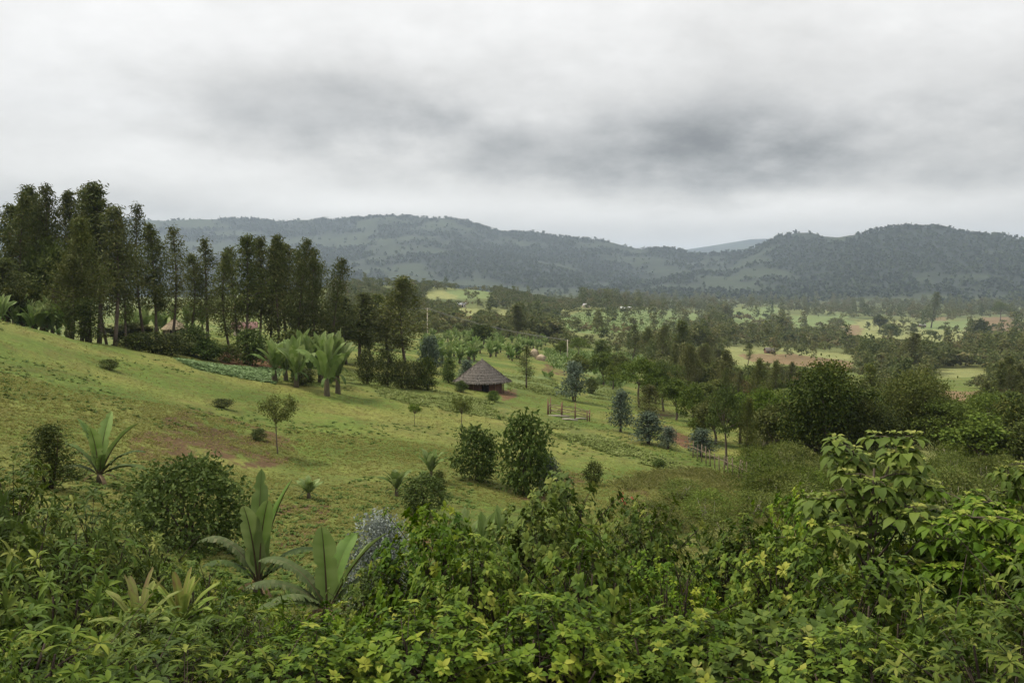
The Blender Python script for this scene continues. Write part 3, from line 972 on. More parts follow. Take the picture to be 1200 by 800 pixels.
lib('broad', 2, lambda i: build_shrub(i, 'broad'))
lib('small', 2, lambda i: build_shrub(i, 'small', twigs=300))
lib('croton', 2, lambda i: build_croton(i))
lib('rosette', 1, lambda i: build_rosette(i))

TC = ('trunk', 'crown')
SLV = ('stem', 'foliage')

# ------------------------------------------------------------------ eucalyptus groves
EUC = [  # px, distance, top row, width px, label
    (4, 100, 303, 34, 'euc', 'lower dark tree standing alone at the outer end of the grove'),
    (30, 108, 227, 34, 'euc', 'tall eucalyptus at the outer edge of the tallest grove, above banana leaves'),
    (50, 112, 219, 34, 'euc', 'tall eucalyptus second from the outer edge of the tallest grove'),
    (72, 110, 216, 32, 'euc', 'narrow-topped eucalyptus in the middle of the tallest grove'),
    (96, 106, 217, 34, 'euc', 'tall eucalyptus next to the highest one in the tallest grove'),
    (116, 104, 213, 40, 'euc', 'highest eucalyptus of the whole grove, with a broad dark crown'),
    (134, 101, 241, 34, 'euc', 'shoulder-high eucalyptus on the hut side of the highest one'),
    (147, 104, 254, 26, 'euc', 'last and lowest eucalyptus of the tallest grove beside the gap of sky'),
    (103, 94, 256, 38, 'euc_olive', 'olive-brown eucalyptus with spreading lower branches in front of the tallest grove'),
    (82, 92, 300, 36, 'euc_olive', 'low bushy olive eucalyptus at the foot of the tallest grove'),
    (170, 112, 237, 26, 'euc_thin', 'open-crowned eucalyptus rising alone between the two groves'),
    (183, 108, 262, 28, 'euc', 'dark eucalyptus just below the lone open-crowned one'),
    (201, 112, 264, 26, 'euc_thin', 'see-through eucalyptus behind the small thatched hut'),
    (220, 116, 297, 30, 'euc', 'short dark eucalyptus beside the small thatched hut'),
    (244, 118, 279, 30, 'euc_thin', 'greyish pointed eucalyptus between the small hut and the pink house'),
    (270, 112, 294, 28, 'euc', 'dark eucalyptus just before the pink-walled house'),
    (288, 108, 275, 30, 'euc', 'pointed eucalyptus directly above the pink-walled house'),
    (303, 112, 277, 26, 'euc', 'slim eucalyptus just past the pink-walled house'),
    (316, 114, 282, 26, 'euc', 'eucalyptus third past the pink-walled house, slightly lower than its neighbours'),
    (329, 110, 275, 30, 'euc', 'tallest eucalyptus of the middle grove'),
    (348, 112, 279, 30, 'euc', 'eucalyptus next after the tallest one of the middle grove'),
    (362, 114, 290, 28, 'euc', 'eucalyptus stepping down behind the enset clump'),
    (376, 112, 304, 30, 'euc', 'dense dark eucalyptus above the enset clump'),
    (388, 110, 302, 32, 'euc', 'last tall eucalyptus of the middle grove, with twin tops'),
    (405, 118, 347, 34, 'euc', 'low bushy eucalyptus just past the end of the middle grove'),
    (422, 122, 343, 36, 'euc', 'low eucalyptus halfway between the middle grove and the detached tree'),
    (438, 126, 344, 40, 'euc', 'low spreading eucalyptus beside the detached eucalyptus'),
    (476, 122, 324, 48, 'euc_olive', 'detached eucalyptus with a bare lower trunk and a broad rounded crown'),
    (458, 128, 372, 46, 'euc', 'low dark young eucalyptus at the foot of the detached one'),
    (18, 118, 240, 34, 'euc', 'outermost back-row eucalyptus of the tallest grove'),
    (41, 122, 232, 36, 'euc', 'back-row eucalyptus showing between the two outer trees of the tallest grove'),
    (62, 120, 226, 34, 'euc', 'back-row eucalyptus behind the narrow-topped one'),
    (84, 118, 224, 36, 'euc', 'back-row eucalyptus filling the middle of the tallest grove'),
    (106, 118, 222, 36, 'euc', 'back-row eucalyptus just behind the highest tree of the grove'),
    (126, 114, 236, 34, 'euc', 'back-row eucalyptus beside the gap of sky'),
    (280, 120, 290, 30, 'euc', 'back-row eucalyptus behind the pink-walled house'),
    (338, 122, 285, 32, 'euc', 'back-row eucalyptus behind the tallest of the middle grove'),
    (355, 122, 292, 32, 'euc', 'back-row eucalyptus behind the enset clump'),
]
for px, r, top, w, kd, lb in EUC:
    plant(kd, 'eucalyptus_tree', px, top, lb, 'tree', r=r, w=w * 1.46, group='eucalyptus trees along the top of the slope')

# lower trees and hedge bushes at the foot of the groves
LOW = [
    ('mid', 64, 105, 285, 62, 'tree', 'mid-green broadleaf tree in front of the tallest grove'),
    ('dark', 10, 96, 330, 44, 'tree', 'rounded dark tree behind the grassy crest'),
    ('conifer', 100, 89, 350, 30, 'tree', 'blue-green young tree at the foot of the olive eucalyptus'),
    ('dark', 40, 102, 330, 40, 'tree', 'dark leafy tree between banana plants and grove trunks'),
    ('dark', 150, 118, 378, 60, 'tree', 'low black-green tree in the shade under the gap between groves'),
    ('bushdark', 162, 91, 390, 34, 'bush', 'first clipped hedge bush below the small hut'),
    ('bushdark', 181, 92, 389, 30, 'bush', 'second clipped hedge bush below the small hut'),
    ('bushdark', 200, 92, 391, 36, 'bush', 'third and widest hedge bush directly below the small hut'),
    ('bush', 226, 96, 382, 32, 'bush', 'loose grey-green bush beside the hedge below the hut'),
    ('bush', 243, 95, 398, 30, 'bush', 'lower loose bush at the head of the vegetable strip'),
    ('bushdark', 268, 96, 404, 24, 'bush', 'small dark bush beside the red earth bank'),
    ('bush', 294, 98, 386, 34, 'bush', 'leafy bush in front of the pink-walled house'),
    ('bushdark', 338, 100, 388, 40, 'bush', 'dark bush behind the enset clump'),
    ('bushdark', 355, 84, 432, 26, 'bush', 'dark bush at the foot of the enset clump'),
    ('bushdark', 430, 92, 410, 22, 'bush', 'first bush of the row past the enset clump'),
    ('bushdark', 453, 93, 411, 25, 'bush', 'second and tallest bush of the row past the enset clump'),
    ('bushdark', 472, 94, 422, 24, 'bush', 'third low bush of the row past the enset clump'),
    ('bushdark', 487, 95, 424, 24, 'bush', 'fourth bush of the row past the enset clump'),
    ('bushdark', 501, 95, 419, 22, 'bush', 'last bush of the row towards the round hut'),
    ('bluetree', 504, 118, 394, 26, 'tree', 'blue-grey young tree between the bush row and the enset field'),
    ('bluetree', 547, 112, 422, 18, 'bush', 'small blue-green bush behind the round hut'),
    ('bush', 526, 106, 420, 14, 'bush', 'small dark bush on the near side of the round hut'),
]
for kd, px, r, top, w, cat, lb in LOW:
    tr = cat == 'tree'
    plant(kd, 'broadleaf_tree' if tr else 'bush', px, top, lb, cat, r=r, w=w, parts=TC if tr else SLV, group='trees and bushes at the foot of the groves')

# ------------------------------------------------------------------ enset (false banana)
EN = [(322, 84, 404, 44), (335, 86, 408, 40), (347, 82, 402, 42), (362, 88, 400, 46), (376, 88, 394, 46), (383, 79, 398, 48), (396, 81, 392, 44), (352, 92, 392, 40), (392, 92, 400, 40)]
ENL = ['enset at the outer end of the roadside-facing clump', 'second enset of the clump, half hidden by its neighbour', 'short broad enset in the front of the clump',
       'pale upright enset in the middle of the clump', 'tall enset behind the middle of the clump', 'front enset with a dark bare stem and arching leaves',
       'end enset of the clump with tall pale paddles', 'enset at the back of the clump beneath the eucalyptus', 'enset at the back end of the clump']
for (px, r, top, w), lb in zip(EN, ENL):
    plant('enset', 'enset_plant', px, top - 9, lb, 'enset plant', r=r, w=w * 1.12, group='enset clump on the slope', parts=('pseudostem', 'leaf_crown'))
for k in range(14):
    px = 4 + k * 6 + rng.uniform(-3, 3)
    plant('enset', 'enset_plant', px, 344 + px * .1 + rng.uniform(-6, 8), 'banana-like plant behind the grassy crest under the tallest grove', 'enset plant',
          r=91 + rng.uniform(-2, 6), w=26, group='banana plants behind the crest', parts=('pseudostem', 'leaf_crown'))
for k in range(10):
    px = 140 + k * 11 + rng.uniform(-3, 3)
    plant('enset', 'enset_plant', px, 352 + rng.uniform(-6, 14), 'pale banana-like plant showing between the eucalyptus trunks', 'enset plant',
          r=150 + rng.uniform(-6, 12), w=22, group='banana plants behind the trunks', parts=('pseudostem', 'leaf_crown'))
k = 0
while k < 120:
    px, py = rng.uniform(496, 640), rng.uniform(394, 428)
    if py > 428 - (px - 500) * .05 or (px > 610 and py > 412):
        continue
    r = hit(px, py)
    plant('enset', 'enset_plant', px, py - rng.uniform(17, 26) * 150 / max(r, 120), 'pale green enset in the plantation above the round hut', 'enset plant', r=r, w=20 * 150 / r,
          group='enset plantation above the round hut', parts=('pseudostem', 'leaf_crown'))
    k += 1


def big_enset(px, r, leafs, label, stem_h=.7, sc=1.0, rz=0):
    """near plant, every leaf a part with its own midrib"""
    x, y, z = place(px, r)
    t = thing('enset_plant', label, 'enset plant', (x, y, z), rz, (sc, sc, sc), 'large enset plants on the lower slope')
    s = MB(); s.tube([(0, 0, -.3), (0, 0, stem_h * .5), (.02, 0, stem_h)], [.2, .17, .1], 10)
    obj('pseudostem', s.mesh('pseudostem', M['pseudostem'], True), t)
    for (az, el, arch, L, W, torn, tone, roll) in leafs:
        W *= 1.12; L *= 1.12
        arch = arch if torn else arch * 1.7 + .12
        b, rb = MB(), MB()
        enset_blade(b, rb, (math.cos(az) * .05, math.sin(az) * .05, stem_h * .92), az, el, arch, L, W, tone, torn, 26, roll)
        lf = obj('leaf', b.mesh('leaf', M['enset_torn' if torn else 'enset'], not torn), t)
        obj('midrib', rb.mesh('midrib', M['midrib'], True), lf)
    for q in range(4):
        b = MB()
        enset_blade(b, None, (math.cos(q * 1.7) * .13, math.sin(q * 1.7) * .13, stem_h * .95), q * 1.7 + .4, -.1, 1.5 + .3 * (q % 2), .95, .26, .4 + .15 * q, True, 14)
        obj('leaf', b.mesh('leaf', M['enset_dead']), t)['label'] = 'dry brown leaf hanging against the stem'
    return t


# azimuth 0 = to the side (+x), -pi/2 = towards the camera
big_enset(117, 36, [(-PI / 2, 1.45, .25, 2.5, .62, False, .75, 0), (1.4, 1.45, .3, 3.0, .6, False, .95, .2), (2.7, 1.35, .35, 2.9, .55, False, .4, .3), (.25, 1.2, .35, 2.9, .55, False, .5, -.3),
                    (-.1, .85, 1.1, 2.6, .5, True, .2, 0), (.1, .45, .7, 2.4, .5, False, .25, 0), (3.0, 1.0, .5, 2.4, .55, False, .2, .2), (3.3, .6, 1.2, 1.8, .45, True, .2, 0), (-1.0, 1.1, .5, 1.7, .4, False, .4, 0)],
          'large enset with a pale folded leaf above the lance-leaved shrubs', .5, .72)
big_enset(303, 23, [(-PI / 2 - .2, 1.42, .15, 2.6, .62, False, .8, .15), (-.9, 1.45, .2, 2.75, .55, False, .7, -.3), (1.6, 1.5, .1, 3.3, .5, False, .5, .2), (.6, 1.4, .2, 3.1, .5, False, .45, -.2),
                    (2.9, 1.15, 1.9, 2.6, .5, True, .5, 0), (3.4, .9, 1.5, 1.8, .45, True, .3, 0), (0, 1.0, 1.6, 2.3, .5, True, .4, 0), (-.4, .8, 1.3, 1.8, .45, True, .2, 0)],
          'enset with two broad upright bright green paddles beside the round bush', .5, .77)
big_enset(384, 20, [(-PI / 2, 1.47, .12, 2.25, .58, False, .85, 0), (.35, 1.1, .3, 2.3, .5, False, .5, -.3), (2.8, 1.0, 1.5, 2.4, .5, True, .45, 0), (3.3, .75, 1.3, 2.2, .5, True, .4, 0), (3.9, .6, 1.5, 2.3, .5, True, .35, 0),
                    (.1, .9, 1.2, 1.9, .45, True, .3, 0), (1.2, 1.2, .5, 2.1, .5, False, .35, 0), (-2.4, .75, 1.7, 1.9, .5, True, .55, 0)],
          'enset with one upright paddle and ragged arching leaves next to the silver-blue sapling', .45, .82)
SM = [(465, 581, 548, 'small enset with a short dark stem on the open grass'), (505, 562, 525, 'small pale enset just uphill of the other small one'),
      (362, 584, 557, 'tiny dark-leaved enset alone on the grass uphill of the ragged one'), (428, 668, 635, 'half-hidden enset behind the silver-blue sapling')]
for px, base, top, lb in SM:
    plant('enset', 'enset_plant', px, top, lb, 'enset plant', base=base, w=40, group='small enset plants on the grass', parts=('pseudostem', 'leaf_crown'))
for q, (px, r, top, w) in enumerate([(522, 27, 606, 70), (545, 28, 592, 76), (566, 26, 596, 70), (585, 27, 588, 66), (602, 28, 610, 60)]):
    plant('enset', 'enset_plant', px, top, ['outermost', 'second', 'middle', 'fourth and palest', 'last'][q] + ' young enset of the upright clump behind the roadside shrubs', 'enset plant',
          r=r, w=w * .8, group='upright enset clump behind the shrubs', parts=('pseudostem', 'leaf_crown'))

# ------------------------------------------------------------------ single trees and bushes on the pasture
SLOPE = [
    ('sapling', 'tree', 326, 532, 462, 46, 'airy sapling with a thin bare stem above the bare earth'),
    ('bush', 'bush', 303, 516, 502, 14, 'knee-high bush at the foot of the airy sapling'),
    ('sapling', 'tree', 542, 507, 464, 26, 'small grey-green sapling below the crop band near the hut'),
    ('sapling_olive', 'tree', 486, 498, 471, 16, 'wispy knee-high sapling in the middle of the pasture'),
    ('bush', 'bush', 558, 563, 500, 45, 'dense round-topped bush with a narrow foot, paired with a taller one'),
    ('bush', 'bush', 616, 579, 486, 57, 'tallest leafy bush on the pasture, broad with drooping sprays'),
    ('bluetree', 'bush', 642, 576, 535, 26, 'grey-green bush tucked against the tallest bush'),
    ('bush', 'bush', 496, 603, 556, 44, 'low bushy tree in front of the small enset plants'),
    ('bushdark', 'bush', 514, 578, 552, 16, 'small dark bush behind the low bushy tree'),
    ('bushdark', 'bush', 695, 569, 541, 20, 'small dark bush alone near the red earth scar'),
    ('ballbush', 'bush', 222, 640, 540, 112, 'big round dense bush with drooping leaves below the bare earth'),
    ('conifer', 'tree', 58, 572, 497, 42, 'dark feathery young conifer beside the pale-leaved enset'),
    ('bush', 'bush', 772, 548, 538, 14, 'tiny bush on the grass below the blue young trees'),
    ('bushdark', 'bush', 260, 478, 467, 22, 'flattened dark bush at the upper edge of the bare earth'),
    ('bushdark', 'bush', 128, 433, 421, 18, 'low dark bush on the upper pasture below the crest'),
    ('bush', 'bush', 540, 459, 446, 12, 'little bush in front of the round hut wall'),
    ('bush', 'bush', 578, 470, 458, 12, 'little bush just below the round hut'),
]
for kd, cat, px, base, top, w, lb in SLOPE:
    tr = cat == 'tree'
    plant(kd, 'young_tree' if tr else 'bush', px, top, lb, cat, base=base, w=w, parts=TC if tr else SLV, group='single trees and bushes on the pasture')
plant('silver', 'silver_leaved_sapling', 447, 604, 'silver-blue conical sapling beside the ragged enset', 'tree', r=21, w=92, parts=TC)
# red flowering plant in the hollow
x, y, z = place(733, hit(733, 600))
t = thing('flowering_plant', 'small plant with red flowers at the edge of the tall dry grass', 'plant', (x, y, z))
mb = MB(); clump(mb, (0, 0, .35), (.3, .3, .18), 120, .22, .1, LEAF_M); obj('foliage', mb.mesh('foliage', M['weed']), t)
mb = MB()
for k in range(5):
    clump(mb, (rng.normal() * .25, rng.normal() * .25, .62 + rng.normal() * .12), (.035, .035, .035), 10, .07, .05)
obj('blossom', mb.mesh('blossom', M['red_flower']), t)

# ------------------------------------------------------------------ middle distance trees
MID = [  # kind, name, px, base row or -distance, top, width px, label
    ('euc_thin', 'eucalyptus_tree', 617, 455, 404, 24, 'slim dark tree standing just beside the round hut'),
    ('bluetree', 'young_tree', 672, 470, 424, 26, 'blue-green cone-shaped tree behind the stick pen'),
    ('bluetree', 'young_tree', 728, 506, 458, 24, 'upright blue-green young tree on the grass beyond the pen'),
    ('bluetree', 'young_tree', 760, 520, 483, 34, 'bushy blue-green young tree beside the upright one'),
    ('bluetree', 'young_tree', 783, 526, 500, 18, 'small pale blue sapling by the red earth cutting'),
    ('bluetree', 'young_tree', 822, 534, 503, 28, 'silvery young tree at the stick fence below the cutting'),
    ('olive', 'broadleaf_tree', 678, 447, 414, 34, 'round olive tree in the bright green field'),
    ('mid', 'broadleaf_tree', 706, 452, 414, 30, 'loose mid-green tree at the lower edge of the bright field'),
    ('bushdark', 'bush', 693, 461, 444, 14, 'dark small bush behind the stick pen'),
    ('olive', 'broadleaf_tree', 718, 456, 428, 26, 'low olive tree just past the loose green one'),
    ('flat', 'umbrella_tree', 750, 478, 416, 62, 'flat-topped tree with a pale forked trunk at the edge of the pasture'),
    ('flat_dark', 'umbrella_tree', 778, 482, 419, 52, 'dark domed tree next to the flat-topped one'),
    ('euc_olive', 'feathery_tree', 759, 500, 450, 38, 'feathery olive tree under the flat-topped one'),
    ('mid', 'broadleaf_tree', 792, 492, 446, 44, 'low rounded green tree between the domed tree and the cutting'),
    ('olive', 'broadleaf_tree', 838, 520, 468, 48, 'olive tree filling the gap under the spreading dark tree'),
    ('mid', 'broadleaf_tree', 868, 520, 460, 52, 'green tree just behind the stick fence'),
    ('olive', 'broadleaf_tree', 912, 542, 474, 60, 'olive tree leaning against the big dark tree'),
    ('dark', 'broadleaf_tree', 838, 470, 426, 48, 'dark rounded tree behind the spreading one'),
    ('mid', 'broadleaf_tree', 880, 464, 430, 50, 'green tree at the foot of the pale field'),
    ('flat', 'umbrella_tree', 928, 502, 452, 62, 'umbrella tree half hidden behind the big dark tree'),
    ('dark', 'broadleaf_tree', 768, 472, 434, 42, 'dark tree behind the flat-topped one'),
    ('olive', 'broadleaf_tree', 815, 464, 422, 44, 'olive tree below the darkest valley eucalyptus'),
    ('olive', 'broadleaf_tree', 724, 444, 412, 34, 'olive tree at the far edge of the bright green field'),
    ('thicket', 'bush', 884, 560, 524, 50, 'loose bush at the end of the stick fence'),
    ('mid', 'broadleaf_tree', 812, 500, 450, 40, 'mid-green tree above the red cutting'),
    ('flat_dark', 'umbrella_tree', 851, 545, 446, 58, 'spreading dark green tree with a tall pale trunk above the stick fence'),
    ('flat', 'umbrella_tree', 897, 530, 451, 66, 'broad bright-topped umbrella tree next to the big dark tree'),
    ('euc_olive', 'feathery_tree', 874, 550, 466, 26, 'slim brownish feathery tree between two umbrella trees'),
    ('mid', 'broadleaf_tree', 824, 515, 478, 38, 'rounded green tree below the spreading dark one'),
    ('bigdark', 'broadleaf_tree', 968, 556, 412, 118, 'big dark tree with yellowish leaf tips, tallest in the hollow'),
    ('bigdark', 'broadleaf_tree', 1006, 558, 458, 80, 'lower dark shoulder tree leaning on the big dark tree'),
    ('bigolive', 'broadleaf_tree', 1064, 548, 430, 108, 'huge olive-brown tree with a rounded top beyond the young broad-leaved tree'),
    ('flat', 'broadleaf_tree', 1108, 550, 462, 84, 'lower green tree in front of the huge olive one'),
    ('flat', 'umbrella_tree', 1156, 530, 456, 66, 'flat umbrella tree with a bright even top'),
    ('mid', 'broadleaf_tree', 1030, 540, 480, 60, 'mid-green tree between the big dark and the huge olive tree'),
    ('mid', 'broadleaf_tree', 1150, 556, 484, 84, 'loose mid-green tree below the flat umbrella tree'),
    ('dark', 'broadleaf_tree', 1204, 540, 462, 60, 'dark tree cut off by the frame beside the flat umbrella tree'),
    ('olive', 'broadleaf_tree', 1195, 556, 490, 60, 'olive tree under the dark one at the frame edge'),
    ('euc', 'eucalyptus_tree', 801, 436, 375, 30, 'tall dark eucalyptus in the valley, darkest of its group'),
    ('euc_olive', 'eucalyptus_tree', 778, 432, 381, 34, 'olive eucalyptus beside the darkest valley eucalyptus'),
    ('euc', 'eucalyptus_tree', 740, 424, 381, 22, 'pointed dark eucalyptus above the bright green field'),
    ('euc_olive', 'eucalyptus_tree', 757, 428, 384, 26, 'brownish eucalyptus at the head of the bright green field'),
    ('flat', 'umbrella_tree', 678, 420, 394, 26, 'bright round-topped tree beside the power pole'),
    ('olive', 'broadleaf_tree', 657, 418, 399, 16, 'small dark olive tree against the power pole'),
    ('mid', 'broadleaf_tree', 706, 424, 398, 22, 'mid-green tree past the bright round-topped one'),
    ('euc', 'eucalyptus_tree', 606, 402, 357, 26, 'pointed dark eucalyptus behind the power line'),
    ('dark', 'broadleaf_tree', 566, 408, 378, 30, 'dark rounded tree within the enset plantation'),
    ('euc_olive', 'eucalyptus_tree', 829, 446, 402, 26, 'grey-olive eucalyptus just past the darkest one'),
    ('euc', 'eucalyptus_tree', 846, 444, 408, 24, 'short dark eucalyptus at the edge of the pale field'),
    ('euc_thin', 'eucalyptus_tree', 876, 428, 401, 12, 'slim lone tree standing in the pale field'),
    ('euc_olive', 'eucalyptus_tree', 1068, 446, 390, 34, 'dark brown eucalyptus rising over the valley woods'),
    ('dark', 'broadleaf_tree', 1031, 388, 368, 16, 'small black-green round tree on the far pasture'),
    ('olive', 'broadleaf_tree', 1044, 398, 379, 30, 'olive tree on the far pasture below the black-green one'),
    ('euc', 'eucalyptus_tree', 1091, 384, 342, 22, 'tall twin-topped eucalyptus on the valley skyline'),
    ('flat', 'umbrella_tree', 1172, 376, 352, 18, 'dark mushroom-topped tree in front of the hill'),
    ('dark', 'broadleaf_tree', 1149, 400, 373, 24, 'dark tree in the red ploughed field'),
]
for kd, nm, px, base, top, w, lb in MID:
    cat = 'bush' if nm == 'bush' else 'tree'
    plant(kd, nm, px, top, lb, cat, base=base, w=w, parts=SLV if cat == 'bush' else TC, group='trees of the middle distance')

# thicket of scrub between the pasture and the roadside
k = 0
while k < 95:
    px, py = rng.uniform(880, 1240), rng.uniform(515, 640)
    if py > 600 + (px - 900) * .1 or (px < 960 and py < 560 and rng.uniform() < .6):
        continue
    r = hit(px, py)
    dead = px > 1040
    plant('thicket', 'thicket_shrub', px, py - rng.uniform(1.8, 3.8) * F / r * .7, 'tangled olive-brown shrub with pale dry stems in the thicket of the hollow', 'shrub', r=r,
          group='scrub thicket in the hollow', parts=SLV)
    k += 1
for px, py, tp, w in [(765, 622, 588, 70), (830, 612, 574, 60), (900, 580, 548, 56), (886, 606, 576, 60), (798, 586, 562, 50), (935, 606, 566, 70), (850, 640, 606, 70), (742, 640, 616, 50)]:
    plant('thicket', 'thicket_shrub', px, tp, 'loose dry olive shrub in the tall grass of the hollow', 'shrub', base=py, w=w, group='dry shrubs in the tall grass', parts=SLV)


# ------------------------------------------------------------------ valley trees
def low_tree(kind, n_cards, big=1.0):
    """a tree as it is seen across the valley, one mesh"""
    tb, mb = MB(), MB()
    if kind == 'tall':
        H, W = 14., 5.
        tb.tube([(0, 0, -1), (.2, 0, 6), (0, .2, 12)], [.22, .16, .06], 5)
        for k in range(n_cards // 14):
            u = rng.uniform(.2, 1)
            R = W * .5 * min(1, (u - .1) * 3) * (1 - u) ** .5 + .3
            a = rng.uniform(0, 6.28)
            clump(mb, (math.cos(a) * R * .8, math.sin(a) * R * .8, u * H), (.5, .5, .6), 14, 1.0 * big, .45 * big, LEAF_S, .5, None, rng.normal() * .12)
    elif kind == 'round':
        H, W = 9., 9.
        tb.tube([(0, 0, -1), (.2, 0, 2), (0, .2, 5)], [.3, .25, .12], 5)
        L = [(rng.normal() * W * .2, rng.normal() * W * .2, H * rng.uniform(.35, .78)) for _ in range(9)]
        for k in range(n_cards // 14):
            c = np.array(L[k % 9]); o = rdir(1, .3)[0]
            clump(mb, c + o * [1.9, 1.9, 1.5], (.45, .45, .3), 14, 1.0 * big, .6 * big, LEAF_S, .3, o * .5, rng.normal() * .12)
    else:
        H, W = 9., 10.
        tb.tube([(0, 0, -1), (.3, 0, 3), (0, .3, 7.5)], [.3, .22, .1], 5)
        for k in range(n_cards // 14):
            a = rng.uniform(0, 6.28); q = math.sqrt(rng.uniform())
            clump(mb, (math.cos(a) * W * .45 * q, math.sin(a) * W * .45 * q, H * (.92 - .25 * q * q) + rng.normal() * .25), (.6, .6, .22), 14, .95 * big, .5 * big, LEAF_S, .1, None, rng.normal() * .1)
    return tb, mb, H, W


VAL = {}
VKIND = [('tall', 'euc_olive', 'tall brownish-green tree'), ('tall', 'euc', 'tall dark green tree'), ('round', 'olive', 'rounded olive tree'), ('round', 'mid', 'rounded fresh green tree'),
         ('round', 'brown', 'rounded brown-tinged tree'), ('flat', 'mid', 'flat-topped green tree'), ('round', 'dark', 'rounded dark green tree')]
for vi, (kd, mt, _l) in enumerate(VKIND):
    VAL[vi] = []
    for q in range(3):
        tb, mb, H, W = low_tree(kd, 620)
        VAL[vi].append((tb.mesh('valley_trunk', M['bark']), mb.mesh('valley_crown', M[mt]), H, W))


def zone(px, r):
    if px < 660:
        if r > 520:
            return 'on the wooded knoll below the hazy hill', 'trees on the wooded knoll'
        return 'between the enset plantation and the wooded knoll', 'trees below the wooded knoll'
    if r > 900:
        return 'in the belt at the foot of the far hills', 'trees at the foot of the far hills'
    if r > 430:
        return 'among the bright fields of the valley', 'trees among the valley fields'
    if px > 930:
        return 'in the wood between the huge olive tree and the pale field', 'trees below the pale field'
    return 'in the wood below the bright green field', 'trees below the bright green field'


def pick_kind(px, r):
    if r > 800 and px >= 680:
        return int(rng.choice(7, p=[.20, .06, .28, .16, .22, .05, .03]))
    if px < 680:
        return int(rng.choice(7, p=[.03, .04, .34, .30, .09, .10, .10]))
    return int(rng.choice(7, p=[.17, .12, .23, .17, .10, .13, .08]))


FIELDS = RED_FIELD + PALE_FIELD + GREEN_FIELD + CROP
cand = []
tries = 0
while len(cand) < 5600 and tries < 70000:
    tries += 1
    px = rng.uniform(385, 1300)
    r = math.exp(rng.uniform(math.log(135), math.log(2300)))
    az = math.atan((px - 600) / F)
    x, y = r * math.sin(az), r * math.cos(az)
    z = float(gz(x, y))
    q, w = project(x, y, z)
    q, w = float(q), float(w)
    kd = pick_kind(px, r)
    h = (rng.uniform(9, 16) if VKIND[kd][0] == 'tall' else rng.uniform(4.5, 8.5)) * (1 if px < 680 else 1 + .6 * min(1, max(0, (r - 450) / 600)))
    if r < 330:
        h *= .62
    ht = h * F / r
    hw = ht * (.2 if VKIND[kd][0] == 'tall' else .5)
    qs = np.array([q, q, q, q - hw, q + hw, q - hw, q + hw]); ws = np.array([w, w - .5 * ht, w - .92 * ht, w - .6 * ht, w - .6 * ht, w - .2 * ht, w - .2 * ht])
    if r > 1100 and rng.uniform() < .45:
        continue
    if any_in(FIELDS, qs, ws).any() and (r < 400 or rng.uniform() < .94):
        continue
    if r < 330 and rng.uniform() < .72:
        continue
    if px < 640 and r < 290:
        continue
    if px < 790 and r < 200 or (px < 730 and r < 260):
        continue
    d = float(fbm(np.array([x / 70]), np.array([y / 70]), 171, 3)[0])
    if r > 300 and d < .40 and rng.uniform() < .75:
        continue
    if px < 660 and r > 400 and d < .5 and rng.uniform() < .6:
        continue
    cand.append((r, x, y, z, px, kd, h))
cand.sort()


wood = MB()
n_ind = 0
WL = [low_tree(kd, 240, 1.3) for kd, mt, l in VKIND]
for (r, x, y, z, px, kd, h) in cand:
    tall = VKIND[kd][0] == 'tall'
    if n_ind < 285:
        tm, me, H, W = (LIB[['euc_olive', 'euc', 'olive', 'mid', 'brown', 'flat', 'dark'][kd]] if r < 330 else VAL[kd])[int(rng.integers(2))]
        zl, zg = zone(px, r)
        s = h / H
        sw = s * rng.uniform(.85, 1.25) * (1.25 if r < 330 else 1)
        nm = ['valley_eucalyptus', 'valley_eucalyptus', 'valley_tree', 'valley_tree', 'valley_tree', 'valley_umbrella_tree', 'valley_tree'][kd]
        o = thing(nm, VKIND[kd][2] + ' ' + zl, 'tree', (x, y, z), rng.uniform(0, 6.28), (sw, sw, s), zg + ', ' + VKIND[kd][2])
        obj('trunk', tm, o); obj('crown', me, o)
        n_ind += 1
    else:
        tb, mb, H, W = WL[kd]
        V = np.vstack(mb.V); T = np.vstack(mb.T); R = np.concatenate(mb.R)
        s = h / H; sw = s * rng.uniform(.9, 1.4)
        a = rng.uniform(0, 6.28); ca, sa = math.cos(a), math.sin(a)
        V2 = np.stack([(V[:, 0] * ca - V[:, 1] * sa) * sw + x, (V[:, 0] * sa + V[:, 1] * ca) * sw + y, V[:, 2] * s + z], -1)
        tone = [.55, .2, .45, .4, .8, .4, .1][kd]
        wood.add(V2, T, np.clip(R * .35 + tone * .65 + rng.normal() * .08, 0, 1))
M['wood'] = leaf_mat('far_wood', [(.060, .082, .028), (.088, .112, .034), (.118, .132, .044), (.155, .138, .058), (.19, .145, .07)], .25, objvar=0)
o = obj('valley_woodland', wood.mesh('valley_woodland', M['wood'])); tag(o, 'mass of trees at the far side of the valley', 'woodland', kind='stuff')

# woods on the hills, one mass
n = 60000
r = np.sqrt(rng.uniform(2200 ** 2, 5600 ** 2, n))
az = np.radians(rng.uniform(-47, 47, n))
x, y = r * np.sin(az), r * np.cos(az)
hn = fbm(x / 210 + az * 3, y / 210, 121, 5)
kp = (hn < .56) | (rng.uniform(0, 1, n) < .05)
x, y = x[kp], y[kp]
z = gz(x, y)
mb = MB()
nt = len(x)
hh = rng.uniform(7, 15, nt)
tone = np.clip(rng.beta(2, 3, nt), 0, 1)
for k in range(9):
    a = rng.uniform(0, 6.28, nt)
    p = np.stack([x + np.cos(a) * 3 * rng.uniform(0, 1, nt), y + np.sin(a) * 3 * rng.uniform(0, 1, nt), z + hh * (.1 + .07 * k)], -1)
    leaves(mb, LEAF_S, p, rdir(nt, .2), rdir(nt, .8), hh * .75, hh * .62, np.clip(tone + rng.normal(size=nt) * .1, 0, 1))
